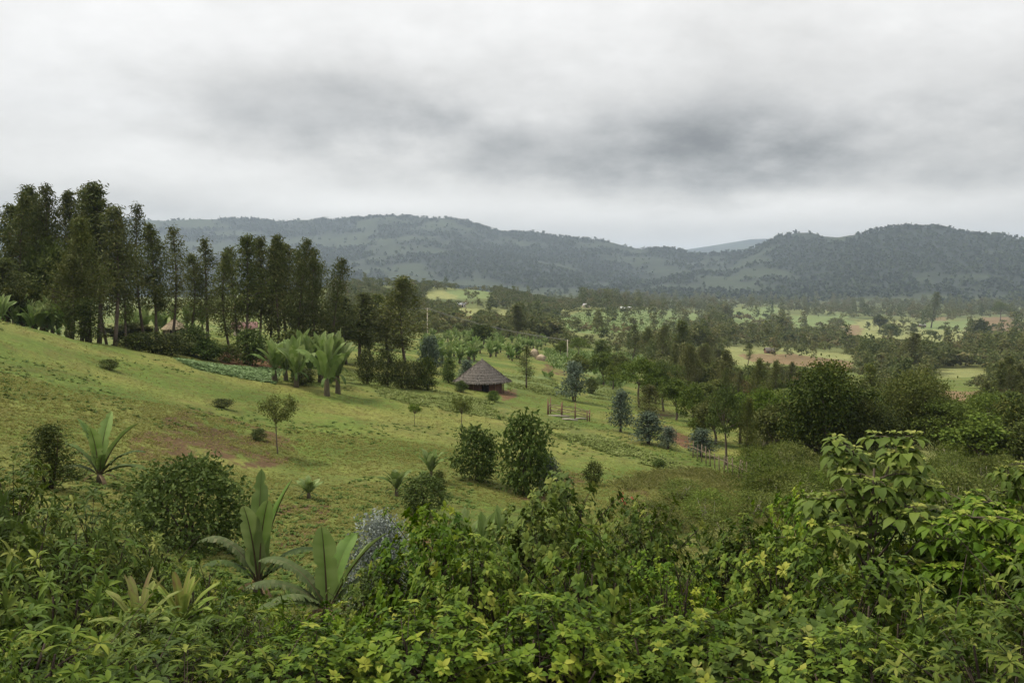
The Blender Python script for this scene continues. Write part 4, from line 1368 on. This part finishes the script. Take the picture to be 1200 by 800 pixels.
M['hillwood'] = leaf_mat('hill_wood', [(.034, .044, .019), (.046, .058, .023), (.060, .074, .028)], .1, .7, .2, 0)
o = obj('hill_woodland', mb.mesh('hill_woodland', M['hillwood'])); tag(o, 'continuous woodland over the far hills', 'woodland', kind='stuff')


# ------------------------------------------------------------------ huts, houses, pen, poles
def round_hut(px, r, R, wall_h, roof_h, label, thatch, wallmat, detail=True):
    x, y, z = place(px, r)
    t = thing('round_hut', label, 'hut', (x, y, z), 0)
    th = np.linspace(0, 2 * PI, 37)[:-1]
    wm = MB()
    ring = lambda rad, zz: np.stack([np.cos(th) * rad, np.sin(th) * rad, np.full(36, zz)], -1)
    V = np.vstack([ring(R * .80, -.8), ring(R * .78, wall_h + .15)])
    i = np.arange(36); q = np.stack([i, (i + 1) % 36, 36 + (i + 1) % 36, 36 + i], -1)
    wm.add(V, q)
    obj('wall', wm.mesh('wall', M[wallmat], True), t)
    # stepped thatch: overlapping skirts of straw, each ragged at its lower edge
    rm = MB()
    tiers = 9
    for k in range(tiers):
        u0, u1 = k / tiers, min(1, (k + 1.35) / tiers)
        r0 = max(.05, R * 1.08 * u0); r1 = R * 1.08 * u1 if k < tiers - 1 else R * 1.1
        z0 = wall_h - .25 + (roof_h + .25) * (1 - u0) + .06; z1 = wall_h - .25 + (roof_h + .25) * (1 - u1) + .13
        nn = 72
        ta = np.linspace(0, 2 * PI, nn + 1)[:-1]
        jj = rng.uniform(-.05, .07, nn)
        a = np.stack([np.cos(ta) * r0, np.sin(ta) * r0, np.full(nn, z0)], -1)
        b = np.stack([np.cos(ta) * (r1 + jj), np.sin(ta) * (r1 + jj), z1 - jj * 1.2 + rng.uniform(-.03, .03, nn)], -1)
        c = b * [.96, .96, 1] - [0, 0, .11]
        V = np.vstack([a, b, c]); i = np.arange(nn); i2 = (i + 1) % nn
        q = np.vstack([np.stack([i, i2, nn + i2, nn + i], -1), np.stack([nn + i, nn + i2, 2 * nn + i2, 2 * nn + i], -1)])
        rm.add(V, q)
        m = (170 if k < tiers - 1 else 520) if detail else 60
        aa = rng.uniform(0, 2 * PI, m); uu = rng.uniform(0, 1, m)
        rr = r0 + (r1 - r0) * uu; zz = z0 + (z1 - z0) * uu + .02
        p = np.stack([np.cos(aa) * rr, np.sin(aa) * rr, zz], -1)
        d = np.stack([np.cos(aa) * R, np.sin(aa) * R, np.full(m, -roof_h)], -1) + rng.normal(size=(m, 3)) * .25
        leaves(rm, LEAF_S, p, d, np.stack([np.cos(aa), np.sin(aa), np.full(m, 1.)], -1), rng.uniform(.25, .5, m), rng.uniform(.05, .1, m), np.full(m, .5))
    rm.tube([(0, 0, wall_h + roof_h - .1), (0, 0, wall_h + roof_h + .25)], [.12, .06], 7)
    obj('roof', rm.mesh('roof', M[thatch]), t)
    for k in range(12 if detail else 0):
        a = k * 2 * PI / 12 + .15
        if abs(a - 4.9) < .28:
            continue
        pm = MB(); pm.tube([(math.cos(a) * R * .84, math.sin(a) * R * .84, -.6), (math.cos(a) * R * .83, math.sin(a) * R * .83, wall_h + .1)], .07, 6)
        obj('post', pm.mesh('post', M['wood_rust']), t)
    d = MB(); a = 4.9
    d.box((math.cos(a) * R * .81, math.sin(a) * R * .81, wall_h * .42), (.8, .12, wall_h * .95), a + PI / 2)
    obj('doorway_dark', d.mesh('doorway_dark', M['dark_in']), t)  # near-black panel stands in for the shaded opening
    return t


round_hut(565, 105, 3.05, 1.2, 2.25, 'round hut with a dark stepped thatched roof and red mud wall on the slope', 'thatch_old', 'mud')
round_hut(205, 140, 1.75, 1.3, 1.25, 'small hut with a pale brown thatched roof among the eucalyptus trunks', 'thatch_pale', 'wood_grey', False)


def house(px, r, L, D, wall_h, rise, rz, label, roofm, wallm, chimney=False):
    x, y, z = place(px, r)
    t = thing('house', label, 'house', (x, y, z - .1), rz)
    w = MB(); w.box((0, 0, wall_h / 2 - .4), (L, D, wall_h + .8))
    for s in (-1, 1):                                              # gables
        w.add([(s * L / 2, -D / 2, wall_h), (s * L / 2, D / 2, wall_h), (s * L / 2, 0, wall_h + rise)], [[0, 1, 2]])
    obj('wall', w.mesh('wall', M[wallm]), t)
    rf = MB()
    ov = .35
    n = 24
    xs = np.linspace(-L / 2 - ov, L / 2 + ov, n * 2 + 1)
    cor = (np.arange(n * 2 + 1) % 2) * .05
    for s in (-1, 1):
        ez = wall_h - ov * rise / (D / 2)
        a = np.stack([xs, np.zeros_like(xs), wall_h + rise + cor + .05], -1); b = np.stack([xs, np.full_like(xs, s * (D / 2 + ov)), ez + cor + .05], -1)
        V = np.vstack([a, b, b - [0, 0, .06]]); m = len(xs); i = np.arange(m - 1)
        rf.add(V, np.vstack([np.stack([i, i + 1, m + i + 1, m + i], -1), np.stack([m + i, m + i + 1, 2 * m + i + 1, 2 * m + i], -1)]))
    obj('roof', rf.mesh('roof', M[roofm]), t)
    d = MB(); d.box((L * .1, -D / 2 - .03, wall_h * .42), (.9, .08, wall_h * .84)); obj('doorway_dark', d.mesh('doorway_dark', M['dark_in']), t)  # shaded doorway as a near-black panel
    for sx in (-.28, .36):
        f = MB(); f.box((L * sx, -D / 2 - .02, wall_h * .58), (.8, .06, .7)); fo = obj('window', f.mesh('window', M['wood_grey']), t)
        g = MB(); g.box((L * sx, -D / 2 - .06, wall_h * .58), (.62, .03, .54)); obj('pane', g.mesh('pane', M['dark_in']), fo)
    return t


house(287, 150, 3.4, 2.8, 1.5, .8, .25, 'little house with a pale wall and reddish roof behind the eucalyptus trunks', 'tin_red', 'mud_pale')
house(915, hit(915, 397), 7.5, 5, 2.4, 1.5, .2, 'house with a shining white tin roof above the pale field', 'tin_white', 'mud')
house(900, hit(900, 389), 7, 5, 2.2, 1.2, -.2, 'grey-roofed house just behind the shining white roof', 'tin_grey', 'mud')
house(902, hit(902, 414), 4.6, 3.4, 1.7, 1.3, .1, 'small brown house standing alone in the pale field', 'thatch_old', 'mud')
house(733, 900, 11, 6, 2.8, 1.6, .15, 'long white-roofed house at the top of the green field', 'tin_white', 'mud_pale')
house(687, 860, 7, 5, 2.6, 1.4, -.2, 'small pale-roofed house at the corner of the top green field', 'tin_grey', 'mud_pale')
house(541, hit(541, 360), 6, 4, 2.3, 1.2, .1, 'tiny pale house on the knoll above the enset plantation', 'tin_white', 'mud_pale')
house(794, hit(794, 434), 4.5, 3.4, 1.8, 1.0, .3, 'low pinkish-roofed hut half hidden in trees below the dark eucalyptus', 'tin_red', 'mud')
house(1080, hit(1080, 383), 8, 5, 2.2, 1.2, .1, 'dark-roofed house on the far pasture beside the plantation', 'tin_grey', 'mud')
house(983, hit(983, 391), 8, 5, 2.2, 1.2, -.2, 'low dark-roofed house by the bare strip of the far pasture', 'thatch_old', 'mud')


def straw_stack(px, r, w, h, label):
    x, y, z = place(px, r)
    t = thing('straw_stack', label, 'straw stack', (x, y, z), rng.uniform(0, 6))
    mb = MB()
    th = np.linspace(0, 2 * PI, 25)[:-1]
    prof = [(.42, -.3), (.5, .15), (.47, .45), (.34, .78), (.14, .96), (.02, 1.02)]
    V = np.vstack([np.stack([np.cos(th) * w * a * (1 + .06 * np.sin(th * 3 + b * 5)), np.sin(th) * w * a * (1 + .06 * np.cos(th * 2)), np.full(24, b * h)], -1) for a, b in prof])
    i = np.arange(24); q = np.vstack([np.stack([k * 24 + i, k * 24 + (i + 1) % 24, (k + 1) * 24 + (i + 1) % 24, (k + 1) * 24 + i], -1) for k in range(5)])
    mb.add(V, q)
    n = 420
    a = rng.uniform(0, 6.28, n); u = rng.uniform(0, 1, n)
    rad = np.interp(u, [0, .15, .45, .78, 1], [.46, .5, .47, .34, .05]) * w
    p = np.stack([np.cos(a) * rad, np.sin(a) * rad, u * h], -1)
    leaves(mb, LEAF_S, p, np.stack([np.cos(a), np.sin(a), np.full(n, -1.5)], -1) + rng.normal(size=(n, 3)) * .6, np.stack([np.cos(a), np.sin(a), np.full(n, .6)], -1), rng.uniform(.3, .8, n), .09, np.full(n, .5))
    obj('heap', mb.mesh('heap', M['thatch_pale']), t)
    pm = MB(); pm.tube([(0, 0, 0), (.03, 0, h * 1.18)], [.05, .03], 6); obj('pole', pm.mesh('pole', M['wood_grey']), t)


straw_stack(626, hit(626, 418), 2.2, 1.9, 'taller pale straw stack above the round hut')
straw_stack(634, hit(634, 422), 2.3, 1.3, 'lower whitish straw stack leaning on the taller one')

# stick pen
r = hit(667, 490); x, y, z = place(667, r)
t = thing('stick_pen', 'small animal pen of reddish sticks on the grass beyond the crop band', 'pen', (x, y, z), -.18)
cs = [(-2.1, -1.0), (-.7, -1.05), (.7, -1.0), (2.0, -1.1), (2.1, .2), (2.0, 1.3), (.5, 1.4), (-.9, 1.35), (-2.1, 1.2), (-2.15, .1)]
for a, b in cs:
    zz = float(gz(x + a, y + b)) - z
    m = MB(); m.tube([(a, b, zz - .3), (a + rng.normal() * .06, b, zz + rng.uniform(1.1, 1.75))], [.075, .05], 6)
    obj('post', m.mesh('post', M['wood_rust']), t)
for h in (.45, .95):
    for i in range(1, len(cs)):
        a, b = cs[i - 1], cs[i]
        za, zb = float(gz(x + a[0], y + a[1])) - z, float(gz(x + b[0], y + b[1])) - z
        m = MB(); m.tube([(a[0], a[1], za + h + rng.normal() * .06), (b[0], b[1], zb + h + rng.normal() * .06)], .04, 5)
        obj('rail', m.mesh('rail', M['wood_grey']), t)
for q, (px, py, L, a, lb) in enumerate([(655, 489, 2.2, -.25, 'pale fallen log in front of the stick pen'), (668, 493, 1.6, -.4, 'short pale log end to end with the longer one by the pen'),
                                        (681, 492, 1.2, .1, 'stubby pale log at the corner post of the pen')]):
    x, y, z = place(px, hit(px, py))
    m = MB(); m.tube([(-L / 2, 0, .12), (0, .03, .15), (L / 2, 0, .1)], [.10, .095, .075], 8)
    tag(obj('log', m.mesh('log', M['stone'], True), None, (x, y, z), a), lb, 'log', 'pale logs by the pen')

# stick fence along the edge of the pasture
x0, y0, z0 = place(812, hit(812, 536))
t = thing('stick_fence', 'thin wooden stick fence along the lower edge of the pasture', 'fence', (x0, y0, z0))
pts = []
for q in range(14):
    px = 812 + q * 5.2; py = 536 + q * 2.6
    pts.append(place(px, hit(px, py)))
for q, (x, y, z) in enumerate(pts):
    m = MB(); m.tube([(x - x0, y - y0, z - z0 - .3), (x - x0 + rng.normal() * .06, y - y0, z - z0 + rng.uniform(1.1, 1.6))], [.05, .035], 6)
    obj('post', m.mesh('post', M['wood_grey']), t)
    if q:
        a = np.array(pts[q - 1]) - [x0, y0, z0]; b = np.array([x, y, z]) - [x0, y0, z0]
        m = MB(); m.tube([a + [0, 0, .85], b + [0, 0, .85]], .025, 5); obj('rail', m.mesh('rail', M['wood_grey']), t)


# power line
def pole(px, r, top, label):
    x, y, z = place(px, r)
    h = r * slope(px, top) - z
    t = thing('power_pole', label, 'power pole', (x, y, z), .6)
    m = MB(); m.tube([(0, 0, -.4), (0, 0, h)], [.15, .1], 8); obj('post', m.mesh('post', M['wood_pale']), t)
    m = MB(); m.box((0, 0, h - .3), (1.1, .1, .12)); obj('crossarm', m.mesh('crossarm', M['wood_grey']), t)
    for s in (-.45, .45):
        m = MB(); m.tube([(s, 0, h - .24), (s, 0, h - .12), (s, 0, h - .06)], [.03, .05, .03], 8); obj('insulator', m.mesh('insulator', M['stone']), t)
    return np.array([x, y, z + h - .06])


pa = pole(501, 240, 361, 'pale power pole beside the enset plantation'); pb = pole(665, 215, 398, 'pale power pole at the head of the bright green field')
pc = np.array(place(430, 300)) + [0, 0, 11.5]
for s, lb in ((-.45, 'upper slack power cable crossing in front of the knoll'), (.45, 'lower slack power cable crossing in front of the knoll')):
    m = MB()
    off = np.array([math.cos(.6) * s, math.sin(.6) * s, 0])
    tt = np.linspace(0, 1, 30)[:, None]
    a = pc + (pa - pc) * tt - np.array([0, 0, 1]) * (4 * tt * (1 - tt)) * 1.2
    b = pa + (pb - pa) * tt - np.array([0, 0, 1]) * (4 * tt * (1 - tt)) * 1.0
    m.tube(np.vstack([a, b[1:]]) + off, .035, 5)
    tag(obj('power_cable', m.mesh('power_cable', M['wire'])), lb, 'cable', 'cables of the power line')

# ------------------------------------------------------------------ roadside shrubs
SH = [  # kind, px, distance, top row, width px, label
    ('lance', 14, 15, 572, 230, 'tall lance-leaved shrub at the outer edge, next to the young conifer'),
    ('lance', 95, 14, 614, 230, 'lance-leaved shrub below the pale-leaved enset'),
    ('lance', 165, 15.5, 642, 190, 'dark lance-leaved shrub beside the big round bush'),
    ('lance', -30, 10, 640, 320, 'lance-leaved shrub cut by the frame under the tallest one'),
    ('lance', 60, 9.5, 680, 330, 'lance-leaved shrub with shaded gaps beside the rosette plant'),
    ('small', 235, 13.5, 676, 190, 'fine-leaved shrub behind the rosette plant'),
    ('lance', 165, 8.0, 742, 300, 'bright lance-leaved shrub in front of the rosette plant'),
    ('lance', 275, 8.8, 726, 280, 'lance-leaved shrub with long pale leaves under the upright-paddled enset'),
    ('lance', 20, 7, 752, 420, 'lowest lance-leaved shrub in the corner by the yellow spray'),
    ('broad', 0, 5.6, 770, 130, 'blurred yellow-green spray of leaves in the lowest corner'),
    ('lance', 200, 6.8, 770, 420, 'lance-leaved shrub along the bottom edge below the rosette plant'),
    ('small', 322, 12, 738, 200, 'dark fine-leaved shrub under the ragged arching leaves'),
    ('ovate', 385, 9, 746, 260, 'leafy shrub in front of the ragged arching enset'),
    ('ovate', 445, 12, 692, 190, 'shrub at the foot of the silver-blue sapling'),
    ('ovate', 360, 6.8, 765, 380, 'shrub along the bottom edge below the ragged enset'),
    ('ovate', 505, 11, 628, 230, 'shrub with red-tipped twigs in front of the upright enset clump'),
    ('ovate', 560, 9, 668, 260, 'dense shrub below the upright enset clump'),
    ('ovate', 500, 7, 735, 380, 'bright small-leaved shrub on the bottom edge below the sapling'),
    ('broad', 655, 14, 584, 200, 'tallest pale-topped shrub of the middle, below the paired bushes'),
    ('ovate', 625, 11.5, 622, 240, 'thick shrub just below the tallest pale-topped one'),
    ('broad', 690, 9.2, 655, 250, 'shrub with large drooping pale leaves over a dark hollow'),
    ('ovate', 750, 13, 618, 200, 'creeper-draped shrub next to the tall dry grass'),
    ('ovate', 640, 7.2, 722, 380, 'small-leaved shrub on the bottom edge below the dark hollow'),
    ('small', 785, 10, 672, 260, 'dull fine-leaved shrub under the creeper-draped one'),
    ('ovate', 790, 7.2, 740, 360, 'shrub on the bottom edge with yellow-green young tips'),
    ('ovate', 870, 14, 640, 210, 'bright shrub below the tall dry grass'),
    ('ovate', 925, 11, 652, 250, 'glossy shrub beside the young broad-leaved tree'),
    ('ovate', 935, 16, 602, 150, 'upright leafy shrub touching the young broad-leaved tree'),
    ('broad', 890, 7.2, 738, 330, 'big-leaved shrub on the bottom edge under the glossy one'),
    ('ovate', 1050, 13, 622, 230, 'dense shrub behind the stem of the young broad-leaved tree'),
    ('broad', 1030, 9, 690, 300, 'big-leaved shrub at the foot of the young broad-leaved tree'),
    ('ovate', 1000, 6.8, 758, 380, 'shrub on the bottom edge below the young broad-leaved tree'),
    ('broad', 1120, 12, 634, 240, 'big-leaved shrub beneath the second young broad-leaved tree'),
    ('lance', 1150, 8, 690, 330, 'lance-leaved shrub rising at the far lower corner'),
    ('broad', 1205, 11, 628, 240, 'big-leaved shrub cut by the frame below the third young tree'),
    ('lance', 1180, 6.2, 745, 380, 'lance-leaved shrub filling the far bottom corner'),
    ('lance', 1250, 8, 660, 300, 'lance-leaved shrub just at the frame edge'),
]
for q, (kd, px, r, top, w, lb) in enumerate(SH):
    plant(kd, 'roadside_shrub', px, top - (26 if r > 8.5 else 12), lb, 'shrub', r=r, w=w * .84, group='roadside shrubs', parts=SLV, var=q)
for px, r, top, w, lb in [(1020, 12, 512, 200, 'young broad-leaved tree with a thin dark stem and layered bright crown'),
                          (1140, 11, 580, 170, 'second young broad-leaved tree, lower, with a pale stem'),
                          (1206, 13, 528, 120, 'third young broad-leaved tree cut off by the frame')]:
    plant('croton', 'young_broadleaf_tree', px, top, lb, 'tree', r=r, w=w, group='young broad-leaved trees by the road', parts=TC)
for px, r, top, lb in [(168, 8.7, 622, 'rosette plant with long striped leaves and a reddish heart'), (218, 8.9, 618, 'second rosette plant, yellower, with drooping leaves')]:
    plant('rosette', 'rosette_plant', px, top, lb, 'plant', r=r, w=130, group='rosette plants', parts=('stem', 'leaf_rosette'))
# dead branch lying in the shrubs
x, y, z = place(970, 7)
m = MB(); zz = 7 * slope(970, 768)
m.tube([(-.55, 0, 0), (-.1, .05, .03), (.3, .02, .015), (.6, -.05, .0)], [.012, .011, .009, .006], 6)
tag(obj('dead_branch', m.mesh('dead_branch', M['wood_rust']), None, (x, y - .9, zz), .05), 'bare brown dead branch lying across the big-leaved shrubs', 'branch')

# ------------------------------------------------------------------ air
mb = MB(); mb.box((0, 2000, 195), (23500, 23500, 530))
hz = mb.mesh('haze', None)
m, k, out = newmat('haze')
v = k.n('ShaderNodeVolumePrincipled')
v.inputs['Color'].default_value = (.68, .82, 1.0, 1); v.inputs['Density'].default_value = .000092; v.inputs['Anisotropy'].default_value = .2
k.l(v.outputs[0], out.inputs['Volume'])
hz.materials.append(m)
tag(obj('haze', hz), kind='stuff')

# ------------------------------------------------------------------ sky, sun, camera
SUN_EL, SUN_AZ = math.radians(58), math.radians(-70)     # azimuth clockwise from +Y: high, off to the side of the grove
w = bpy.data.worlds.new('World'); SC.world = w; w.use_nodes = True
w.node_tree.nodes.clear()
k = NT(w.node_tree)
out = k.n('ShaderNodeOutputWorld'); bg = k.n('ShaderNodeBackground'); bg.inputs['Strength'].default_value = .1
k.l(bg.outputs[0], out.inputs['Surface'])
sky = k.n('ShaderNodeTexSky'); sky.sky_type = 'NISHITA'; sky.sun_disc = False
sky.sun_elevation = SUN_EL; sky.sun_rotation = SUN_AZ
tc = k.n('ShaderNodeTexCoord')
sep = k.n('ShaderNodeSeparateXYZ'); k.l(tc.outputs['Generated'], sep.inputs[0])
X, Y, Z = sep.outputs
el = k.math('ARCSINE', Z)
az = k.math('ARCTAN2', X, Y)
zz = k.math('ADD', k.math('MAXIMUM', Z, 0.0), .35)
comb = k.n('ShaderNodeCombineXYZ')
k.l(k.math('DIVIDE', X, zz), comb.inputs[0]); k.l(k.math('DIVIDE', Y, zz), comb.inputs[1])
n_big = k.noise(1.7, 6, comb.outputs[0], .55)
n_med = k.noise(4.2, 6, comb.outputs[0], .6)
n_sm = k.noise(10.0, 5, comb.outputs[0], .6)
DEG = PI / 180


def blob(az0, el0, ra, re, warp=.5, soft=1.0):
    a = k.math('DIVIDE', k.math('SUBTRACT', az, az0 * DEG), ra * DEG)
    e = k.math('DIVIDE', k.math('SUBTRACT', el, el0 * DEG), re * DEG)
    d = k.math('SQRT', k.math('ADD', k.math('MULTIPLY', a, a), k.math('MULTIPLY', e, e)))
    d = k.math('ADD', d, k.math('MULTIPLY', k.math('SUBTRACT', n_big, .5), warp * 2))
    d = k.math('ADD', d, k.math('MULTIPLY', k.math('SUBTRACT', n_med, .5), warp * 1.2))
    mr = k.n('ShaderNodeMapRange'); mr.interpolation_type = 'SMOOTHERSTEP'
    mr.inputs['From Min'].default_value = 1 + soft * .5; mr.inputs['From Max'].default_value = max(0, 1 - soft * .8)
    k.l(d, mr.inputs['Value'])
    return mr.outputs[0]


val = k.math('MULTIPLY_ADD', k.math('SUBTRACT', n_big, .5), .26, .74)
val = k.math('MULTIPLY_ADD', k.math('SUBTRACT', n_med, .5), .22, val)
val = k.math('MULTIPLY_ADD', k.math('SUBTRACT', n_sm, .5), .11, val)
# brighter overhead, duller towards the horizon
up = k.n('ShaderNodeMapRange'); up.inputs['From Min'].default_value = 0; up.inputs['From Max'].default_value = 18 * DEG
up.inputs['To Min'].default_value = -.18; up.inputs['To Max'].default_value = .05
k.l(el, up.inputs['Value'])
val = k.math('ADD', val, up.outputs[0])
up2 = k.n('ShaderNodeMapRange'); up2.inputs['From Min'].default_value = 18 * DEG; up2.inputs['From Max'].default_value = 70 * DEG
up2.inputs['To Min'].default_value = 0; up2.inputs['To Max'].default_value = .5
k.l(el, up2.inputs['Value'])
val = k.math('ADD', val, up2.outputs[0])
for (a0, e0, ra, re, dv, wp, so) in [(8, 8.2, 18, 2.7, -.18, .75, 1.3), (25, 7.6, 18, 2.6, -.19, .7, 1.3), (17, 10.8, 28, 4.4, -.10, .8, 1.4), (6, 7.8, 13, 1.7, -.05, .9, 1.5), (-14, 10.8, 9, 3.0, -.19, .7, 1.3),
                                     (-27, 4.3, 9, 1.6, -.14, .4, 1.2), (-7, 8.6, 5, 1.4, .08, .5, 1.2), (-20, 7.0, 10, 1.6, .10, .5, 1.2), (-10, 5.0, 9, 1.0, .13, .5, 1.1), (14, 4.6, 20, 1.1, .15, .5, 1.1)]:
    val = k.math('MULTIPLY_ADD', blob(a0, e0, ra, re, wp, so), dv, val)
val = k.math('MAXIMUM', val, .16)
tint = k.ramp(val, [(.3, (1.0, 1.0, .985)), (.6, (1.0, .985, .955)), (.9, (1.0, .99, .975))])
cl = k.n('ShaderNodeVectorMath'); cl.operation = 'SCALE'
k.l(tint, cl.inputs[0]); k.l(k.math('MULTIPLY', val, 9.9), cl.inputs['Scale'])
lowm = k.n('ShaderNodeMapRange'); lowm.inputs['From Min'].default_value = 0; lowm.inputs['From Max'].default_value = 10 * DEG
k.l(el, lowm.inputs['Value'])
warm = k.mix(1.0, cl.outputs[0], k.mix(lowm.outputs[0], (1.0, .965, .90), (1.0, 1.0, 1.0)), 'MULTIPLY')
mixed = k.mix(.975, sky.outputs[0], warm)
k.l(mixed, bg.inputs['Color'])
try:
    w.cycles.sampling_method = 'MANUAL'; w.cycles.sample_map_resolution = 512
except Exception:
    pass

sl = bpy.data.lights.new('sun', 'SUN'); sl.energy = 3.5; sl.angle = math.radians(8); sl.color = (1.0, .93, .78)
so = bpy.data.objects.new('sun', sl); COL.objects.link(so)
d = Vector((math.sin(SUN_AZ) * math.cos(SUN_EL), math.cos(SUN_AZ) * math.cos(SUN_EL), math.sin(SUN_EL)))
so.rotation_euler = d.to_track_quat('Z', 'Y').to_euler(); so.location = d * 300

cam = bpy.data.cameras.new('camera'); co = bpy.data.objects.new('camera', cam); COL.objects.link(co)
cam.sensor_width = 36; cam.lens = 36 * F / 1200
cam.clip_start = .1; cam.clip_end = 30000
co.location = (0, 0, 0); co.rotation_euler = (PI / 2 - PITCH, 0, 0)
SC.camera = co

SC.render.engine = 'CYCLES'
c = SC.cycles
c.max_bounces = 6; c.diffuse_bounces = 3; c.glossy_bounces = 2; c.transmission_bounces = 3; c.volume_bounces = 0; c.transparent_max_bounces = 4
c.use_denoising = True
c.caustics_reflective = False; c.caustics_refractive = False
SC.view_settings.view_transform = 'Standard'; SC.view_settings.look = 'None'
SC.view_settings.exposure = .33; SC.view_settings.gamma = 1
SC.view_settings.use_curve_mapping = False
